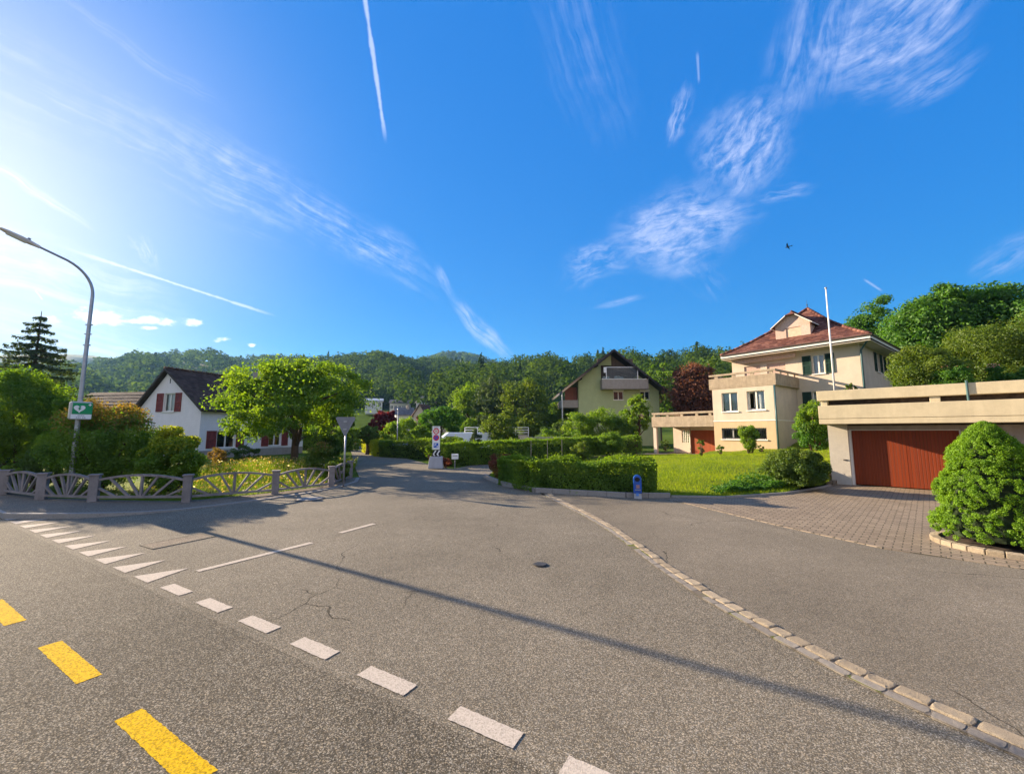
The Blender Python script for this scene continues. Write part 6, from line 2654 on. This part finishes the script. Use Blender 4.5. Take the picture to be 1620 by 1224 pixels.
ptree("slim_tree", 1009, 615, 46, 39, L_SUN, "slim sunlit tree in front of the apartment house", group=None, clumps=30, per=260, lsize=0.15, trunk_h=0.9, tip=0.5)
for (px, yt, w, lb) in ((918, 648, 56, "yellow-green bush at the left end before the apartment house"), (950, 640, 62, "tall bush in the middle before the apartment house"), (984, 650, 52, "bush beside the slim tree before the apartment house")):
    pbush("flowering_bush", px, yt, w, 41, L_SUN if px < 970 else L_MID, lb, clumps=30, per=260, lsize=0.14, group="bushes before the apartment house")
for (px, yt, w, lb) in ((868, 672, 40, "low green bush above the garden wall"), (905, 678, 44, "low leafy bush behind the long hedge")):
    pbush("low_bush", px, yt, w, 36, L_MID, lb, clumps=18, per=200, lsize=0.12, group="low bushes behind the long hedge")
pbush("dark_conifer", 752, 676, 22, 29.0, L_NEEDLE, "dark little conifer in front of the white van", clumps=18, per=220, lsize=0.10)
pbush("background_shrub", 890, 660, 40, 50, L_DARK, "dark shrub at the corner of the apartment house", clumps=20, per=200, lsize=0.18)

# long hedge, topiary and borders on the right
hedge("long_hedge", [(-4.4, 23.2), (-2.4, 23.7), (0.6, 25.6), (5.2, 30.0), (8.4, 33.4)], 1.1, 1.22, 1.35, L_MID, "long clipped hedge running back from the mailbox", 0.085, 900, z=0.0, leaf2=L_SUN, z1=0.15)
pbush("clipped_shrub", 965, 682, 42, 29.5, L_MID, "clipped dome shrub on the lawn before the long hedge", z0=0.1, clumps=34, per=260, lsize=0.075)
pbush("clipped_shrub", 1007, 679, 13, 28.5, L_SUN, "narrow upright clipped shrub near the carport", z0=0.1, clumps=14, per=200, lsize=0.07)
hedge("low_hedge", [(8.9, 34.5), (11.2, 36.5)], 1.0, 1.3, 1.4, L_MID, "hedge stub left of the villa carport", 0.09, 500, z=0.1)
hedge("front_hedge", [(-0.05, 15.1), (1.05, 13.55), (4.35, 12.55)], 1.15, 0.92, 0.98, L_MID, "clipped front hedge behind the blue bin", 0.055, 2800, leaf2=L_SUN, wob=0.24)
pbush("rust_shrub", 792, 717, 52, 16.2, L_RUST, "reddish tinted shrub at the left end of the front hedge", clumps=26, per=340, lsize=0.055, leaf2=L_REDSHRUB, frac2=0.5)
pbush("berberis_shrub", 705, 722, 24, 21.8, L_REDSHRUB, "dark red berberis beside the concrete planter", clumps=16, per=200, lsize=0.06)
pbush("dome_shrub", 1254, 706, 104, 13.6, L_DARK, "dark domed shrub at the corner of the paved driveway", z0=0.0, clumps=80, per=420, lsize=0.05, clump_r=0.30, leaf2=L_OLIVE, frac2=0.35, lump=0.03)
pbush("vase_shrub", 1183, 668, 40, 23.8, L_SUN, "vase shaped green shrub before the villa basement window", z0=0.55, clumps=22, per=300, lsize=0.075, vase=0.75)
pbush("round_bush", 1284, 634, 58, 20.0, L_GREEN, "rounded bright bush between the villa and the garage", z0=0.85, clumps=40, per=420, lsize=0.085, leaf2=L_SUN, frac2=0.5)
pbush("rose_bush", 1108, 690, 16, 25.5, L_OLIVE, "spindly rose bush before the carport door", z0=0.3, clumps=8, per=90, lsize=0.07, vase=0.6)
pbush("rose_bush", 1140, 703, 14, 25.6, L_MID, "low rose at the foot of the villa bay", z0=0.45, clumps=7, per=90, lsize=0.06)
pbush("rose_bush", 1203, 702, 10, 24.6, L_DARK, "small dark rose near the villa corner", z0=0.62, clumps=6, per=80, lsize=0.06)
pbush("lawn_shrub", 920, 695, 38, 25.5, L_OLIVE, "loose brownish shrub on the lawn before the long hedge", z0=0.05, clumps=16, per=180, lsize=0.08)
pbush("potted_plant", 1052, 694, 16, 34.0, L_DARK, "leafy pot plant under the carport lattice window", z0=0.35, clumps=9, per=100, lsize=0.09)


def build_ground_cover():
    # low creeping plants along the lawn's front edge
    n = 9000
    t = RNG.random(n)
    x = 6.4 + 3.9 * t + RNG.normal(size=n) * 0.25
    y0 = 11.95 + (x - 6.1) * 0.45
    y = y0 + 0.15 + np.abs(RNG.normal(size=n)) * (0.35 + 0.55 * t)
    z = np.array([lawn_z(a, b) for a, b in zip(x, y)])
    hgt = 0.10 + 0.16 * (np.sin(x * 5.0) * np.sin(y * 4.1 + 1) * 0.5 + 0.5)
    P = np.stack([x, y, z + hgt * RNG.random(n) ** 0.5], 1)
    o = quads("ground_cover", leafquads(P, np.tile([0, -0.3, 1.0], (n, 1)), np.full(n, 0.065), 0.8), L_GREEN, tint=RNG.random(n))
    tag(o, kind="stuff")


build_ground_cover()


# dwarf spruce on its round bed, right foreground
def build_cone():
    cx, cy = 8.06, 6.95
    H_, Rr = 2.06, 0.80
    bed = empty("stone_bed", (cx - 0.02, cy - 0.08, 0), 0, "round raised stone bed under the dwarf spruce", "planter")
    mb = MB()
    n = 26
    for i in range(n):
        a, b = 2 * math.pi * (i + 0.03) / n, 2 * math.pi * (i + 0.97) / n
        r0, r1 = 0.72, 0.84
        mb.add([(r0 * math.cos(a), r0 * math.sin(a), -.05), (r1 * math.cos(a), r1 * math.sin(a), -.05), (r1 * math.cos(b), r1 * math.sin(b), -.05), (r0 * math.cos(b), r0 * math.sin(b), -.05),
                (r0 * math.cos(a), r0 * math.sin(a), .09), (r1 * math.cos(a), r1 * math.sin(a), .085), (r1 * math.cos(b), r1 * math.sin(b), .085), (r0 * math.cos(b), r0 * math.sin(b), .09)],
               [(4, 5, 6, 7), (1, 2, 6, 5), (0, 4, 7, 3), (0, 1, 5, 4), (2, 3, 7, 6)])
    mb.build("kerbstone", M_COBBLE, bed, bevel=0.01)
    mb = MB()
    mb.prism([(0.72 * math.cos(2 * math.pi * i / 24), 0.72 * math.sin(2 * math.pi * i / 24)) for i in range(24)], 0.0, 0.06)
    mb.build("soil", M_SOIL, bed)
    root = empty("dwarf_spruce", (cx, cy, 0.05), 0, "dense bright green cone-shaped dwarf spruce in the right foreground", "shrub")
    mb = MB()
    mb.tube([(0, 0, 0), (0, 0, H_ * 0.9)], [0.09, 0.015], 8)
    for i in range(40):
        z = random.uniform(0.15, H_ * 0.85)
        a = random.uniform(0, 6.28)
        rr = Rr * 0.8 * (1 - z / H_) ** 0.6
        limb_mesh(mb, (0, 0, z * 0.8), (math.cos(a) * rr, math.sin(a) * rr, z), 0.02, 0.004, 0.1, 5, 4)
    mb.build("trunk", M_BARK, root)
    cs, rad = [], []
    for i in range(1500):
        t = random.random() ** 0.85
        z = 0.10 + (H_ - 0.18) * t
        prof = Rr * (1 - t ** 1.7) ** 0.62
        prof *= 0.93 + 0.07 * math.sin(6 * t * 3.1)
        a = random.uniform(0, 6.283)
        k = random.uniform(0.86, 1.0)
        cs.append(np.array([math.cos(a) * prof * k, math.sin(a) * prof * k, z]))
        rad.append(random.uniform(0.03, 0.07))
    P, Nn, T = clump_points(cs, rad, 100, 1.0, 0.3)
    P[:, 2] = np.maximum(P[:, 2], 0.02)
    out = unit(P * np.array([1, 1, 0]) + 1e-6)
    Nn = Nn * 0.7 + out * 0.4
    quads("foliage", leafquads(P, Nn, np.full(len(P), 0.026), 0.75, 0.4), L_ALBERTA, root, tint=T)
    core = MB()
    core.lathe([(0.02, 0.06), (Rr * 0.68, 0.10), (Rr * 0.70, 0.3), (Rr * 0.60, 0.8), (Rr * 0.42, 1.3), (Rr * 0.18, 1.65), (0.02, 1.85)], (0, 0, 0), 18)
    core.build("inner_twigs", M_TWIGS, root)


build_cone()

# trees above the garage
for (px, yt, w, D, lf, z0, lb, per) in (
    (1372, 466, 100, 40, L_GREEN, 1.3, "dark green tree between the villa roof and the big trees", 420),
    (1462, 452, 130, 31, L_GREEN, 3.6, "big leafy tree left of the tallest above the garage", 480),
    (1545, 434, 150, 30, L_GREEN, 3.6, "tallest leafy tree above the garage terrace", 520),
    (1650, 455, 150, 27, L_GREEN, 3.6, "leafy tree cut by the right edge of the view", 480),
):
    ptree("broadleaf_tree", px, yt, w, D, lf, lb, z0=z0, group="trees above the garage", clumps=105, per=per, lsize=0.21, trunk_h=0.8, lowcut=-0.95, clump_r=0.30, lump=0.16)
for (px, yt, w, D, z0, lb) in (
    (1456, 541, 100, 18.2, 3.3, "rounded olive shrub overhanging the garage parapet"),
    (1560, 500, 120, 19.0, 3.3, "tall olive shrub in the middle of the garage terrace"),
    (1640, 478, 110, 18.5, 3.3, "tall olive shrub at the right end of the garage terrace"),
):
    pbush("terrace_shrub", px, yt, w, D, L_OLIVE, lb, z0=z0, group="olive shrubs on the garage terrace", clumps=52, per=420, lsize=0.08)
for i, (px, yt, w) in enumerate(((1505, 575, 60), (1590, 575, 70))):
    pbush("flowering_shrub", px, yt, w, 16.9, L_GREEN, ("low shrub with pink buds in the planter beside the olive shrub", "low leafy shrub in the planter near the right edge")[i], z0=3.3, clumps=22, per=240, lsize=0.07, leaf2=L_ROSE, frac2=0.12)
pbush("trailing_plant", 1343, 606, 16, 15.2, L_OLIVE, "tuft of weeds on the garage parapet by the flagpole", z0=3.38, clumps=6, per=70, lsize=0.06)
hedge("terrace_hedge", [gw(1.3, 2.2), gw(8.0, 2.2)], 0.7, 0.75, 0.75, L_OLIVE, "brownish hedge glimpsed through the gap of the garage parapets", 0.07, 700, z=2.3, leaf2=L_RUST)


# ------------------------------------------------------------------ wooded hills
def interp(px, prof):
    return float(np.interp(px, [p[0] for p in prof], [p[1] for p in prof]))


def hill(name, prof, r_top, r_foot, r_back, m, tree_h=0.0, foot_z=4.0, step=10):
    """ridge whose skyline follows the given elevations; a real slope of its own"""
    pxs = np.arange(prof[0][0], prof[-1][0] + 1, step)
    ts = [0, 0.15, 0.35, 0.55, 0.75, 0.9, 1.0, 1.25]
    mb = MB()
    grid = []
    for px in pxs:
        y = interp(px, prof)
        d = ray(px, y)
        hd = Vector((d.x, d.y)).normalized()
        el = d.z / math.hypot(d.x, d.y)
        col = []
        for t in ts:
            r = r_foot + (r_top - r_foot) * t if t <= 1 else r_top + r_back
            zt = EYE + el * r_top - tree_h
            if t <= 1:
                z = foot_z + (zt - foot_z) * (0.55 * t + 0.45 * (t * t * (3 - 2 * t)))
            else:
                z = zt * 0.6
            z += 0.012 * r_top * math.sin(px * 0.05 + t * 5) * math.sin(t * math.pi) if t < 1 else 0
            col.append((hd.x * r, hd.y * r, z))
        grid.append(col)
    for col in grid:
        mb.v += col
    k = len(ts)
    for i in range(len(grid) - 1):
        for j in range(k - 1):
            a = i * k + j
            mb.f.append((a, a + k, a + k + 1, a + 1))
            mb.m.append(0)
    o = mb.build(name, m, smooth=True)
    tag(o, kind='structure')
    G_ = np.array(grid)
    return G_, ts


def forest(name, G_, ts, n, hgt, rad, per, lsize, leaf, clear=None, tmax=1.0, tmin=0.0):
    I = RNG.random(n) * (len(G_) - 1.001)
    tt = tmin + (tmax - tmin) * RNG.random(n) ** 0.8
    # extra trees on the skyline
    k = n // 6
    tt[:k] = 0.97 + 0.05 * RNG.random(k)
    V, T = [], []
    ii = I.astype(int)
    fr = I - ii
    for a, f_, t in zip(ii, fr, tt):
        cl = G_[a] * (1 - f_) + G_[a + 1] * f_
        p = np.array([np.interp(t, ts, cl[:, j]) for j in range(3)])
        if clear and clear(a + f_, t):
            continue
        con = random.random() < 0.05
        h = hgt * random.uniform(0.6, 1.35) * (1.15 if con else 1)
        r = rad * random.uniform(0.6, 1.45) * (0.55 if con else 1)
        d = ball_dirs(per)
        d[:, 2] = np.abs(d[:, 2]) * 1.25 - 0.3
        d = unit(d)
        lump = 1 + 0.22 * np.sin(d[:, 0] * 5 + a) * np.sin(d[:, 1] * 6 + t * 9)
        if con:
            lump = lump * 1.0
            d[:, :2] *= np.clip(1.05 - np.maximum(d[:, 2:3], 0), 0.05, 1)
        pts = p + np.array([0, 0, h * 0.52]) + d * np.array([r, r, h * 0.48]) * (lump * (0.86 + 0.18 * RNG.random(per)))[:, None]
        V.append(leafquads(pts, d + np.array([0, 0, .35]), np.full(per, lsize), 0.55, 0.85))
        T.append(np.full(per, random.random() ** 1.6 * (0.25 if con else 1.15) - (0.25 if con else 0)))
    o = quads(name, np.concatenate(V), leaf, tint=np.concatenate(T))
    tag(o, kind='stuff')
    return o


PR = [(640, 640), (700, 606), (760, 588), (800, 580), (830, 577), (880, 575), (930, 573), (1000, 570), (1080, 570), (1140, 565), (1200, 560), (1300, 556), (1450, 560), (1620, 562), (1760, 566), (2100, 578), (2600, 590)]
PC = [(440, 585), (480, 573), (520, 570), (560, 566), (600, 564), (650, 571), (690, 573), (720, 580), (770, 586), (820, 592), (870, 604)]
PP = [(600, 590), (640, 577), (670, 569), (700, 565), (740, 562), (762, 566), (785, 577), (830, 585), (880, 600)]
PL = [(-900, 640), (-500, 600), (-200, 585), (0, 592), (100, 590), (150, 577), (200, 572), (250, 564), (290, 561), (330, 565), (370, 571), (420, 568), (480, 573), (540, 577), (610, 595)]
PM = [(-700, 600), (-300, 575), (-120, 566), (-40, 562), (60, 561), (110, 560), (145, 562), (180, 567), (230, 576), (310, 592)]
g_, t_ = hill("near_wooded_hill", PR, 300, 125, 120, M_FLOOR, 11, 6)
forest("near_forest", g_, t_, 1900, 13, 5.0, 220, 1.15, L_FOREST)
g_, t_ = hill("middle_wooded_hill", PC, 480, 210, 150, M_FLOOR, 11, 10)
forest("middle_forest", g_, t_, 1300, 13, 5.8, 130, 1.8, L_FOREST)
M_MEADOWHILL = plain("hill pasture", (0.11, 0.17, 0.035), 0.95, 0.2, 0.02)
g_, t_ = hill("pasture_hill", PP, 1300, 560, 300, M_MEADOWHILL, 10, 50)
forest("hilltop_forest", g_, t_, 1100, 16, 10.0, 34, 6.0, L_FOREST, clear=lambda a, t: (0.30 < t < 0.62 and math.sin(a * 1.3 + t * 9) > -0.2))
g_, t_ = hill("left_wooded_hill", PL, 850, 330, 250, M_FLOOR, 10, 10)
forest("left_forest", g_, t_, 2900, 15, 7.4, 48, 3.4, L_FOREST)
hill("far_mountain", PM, 1750, 1150, 300, M_FLOOR, 0, 60)

# ------------------------------------------------------------------ summer haze
hz = MB()
hz.box(-2600, 2600, -200, 2500, -1.5, 420)


def haze_mat():
    m = bpy.data.materials.new("summer haze")
    m.use_nodes = True
    t = m.node_tree
    t.nodes.clear()
    N = NT(t)
    v = N.n('ShaderNodeVolumePrincipled')
    v.inputs['Color'].default_value = (0.30, 0.60, 1.0, 1)
    v.inputs['Density'].default_value = HAZE_D
    v.inputs['Anisotropy'].default_value = 0.25
    o = N.n('ShaderNodeOutputMaterial')
    t.links.new(v.outputs[0], o.inputs['Volume'])
    return m


HAZE_D = 0.00012
tag(hz.build("haze", haze_mat()), kind="stuff")
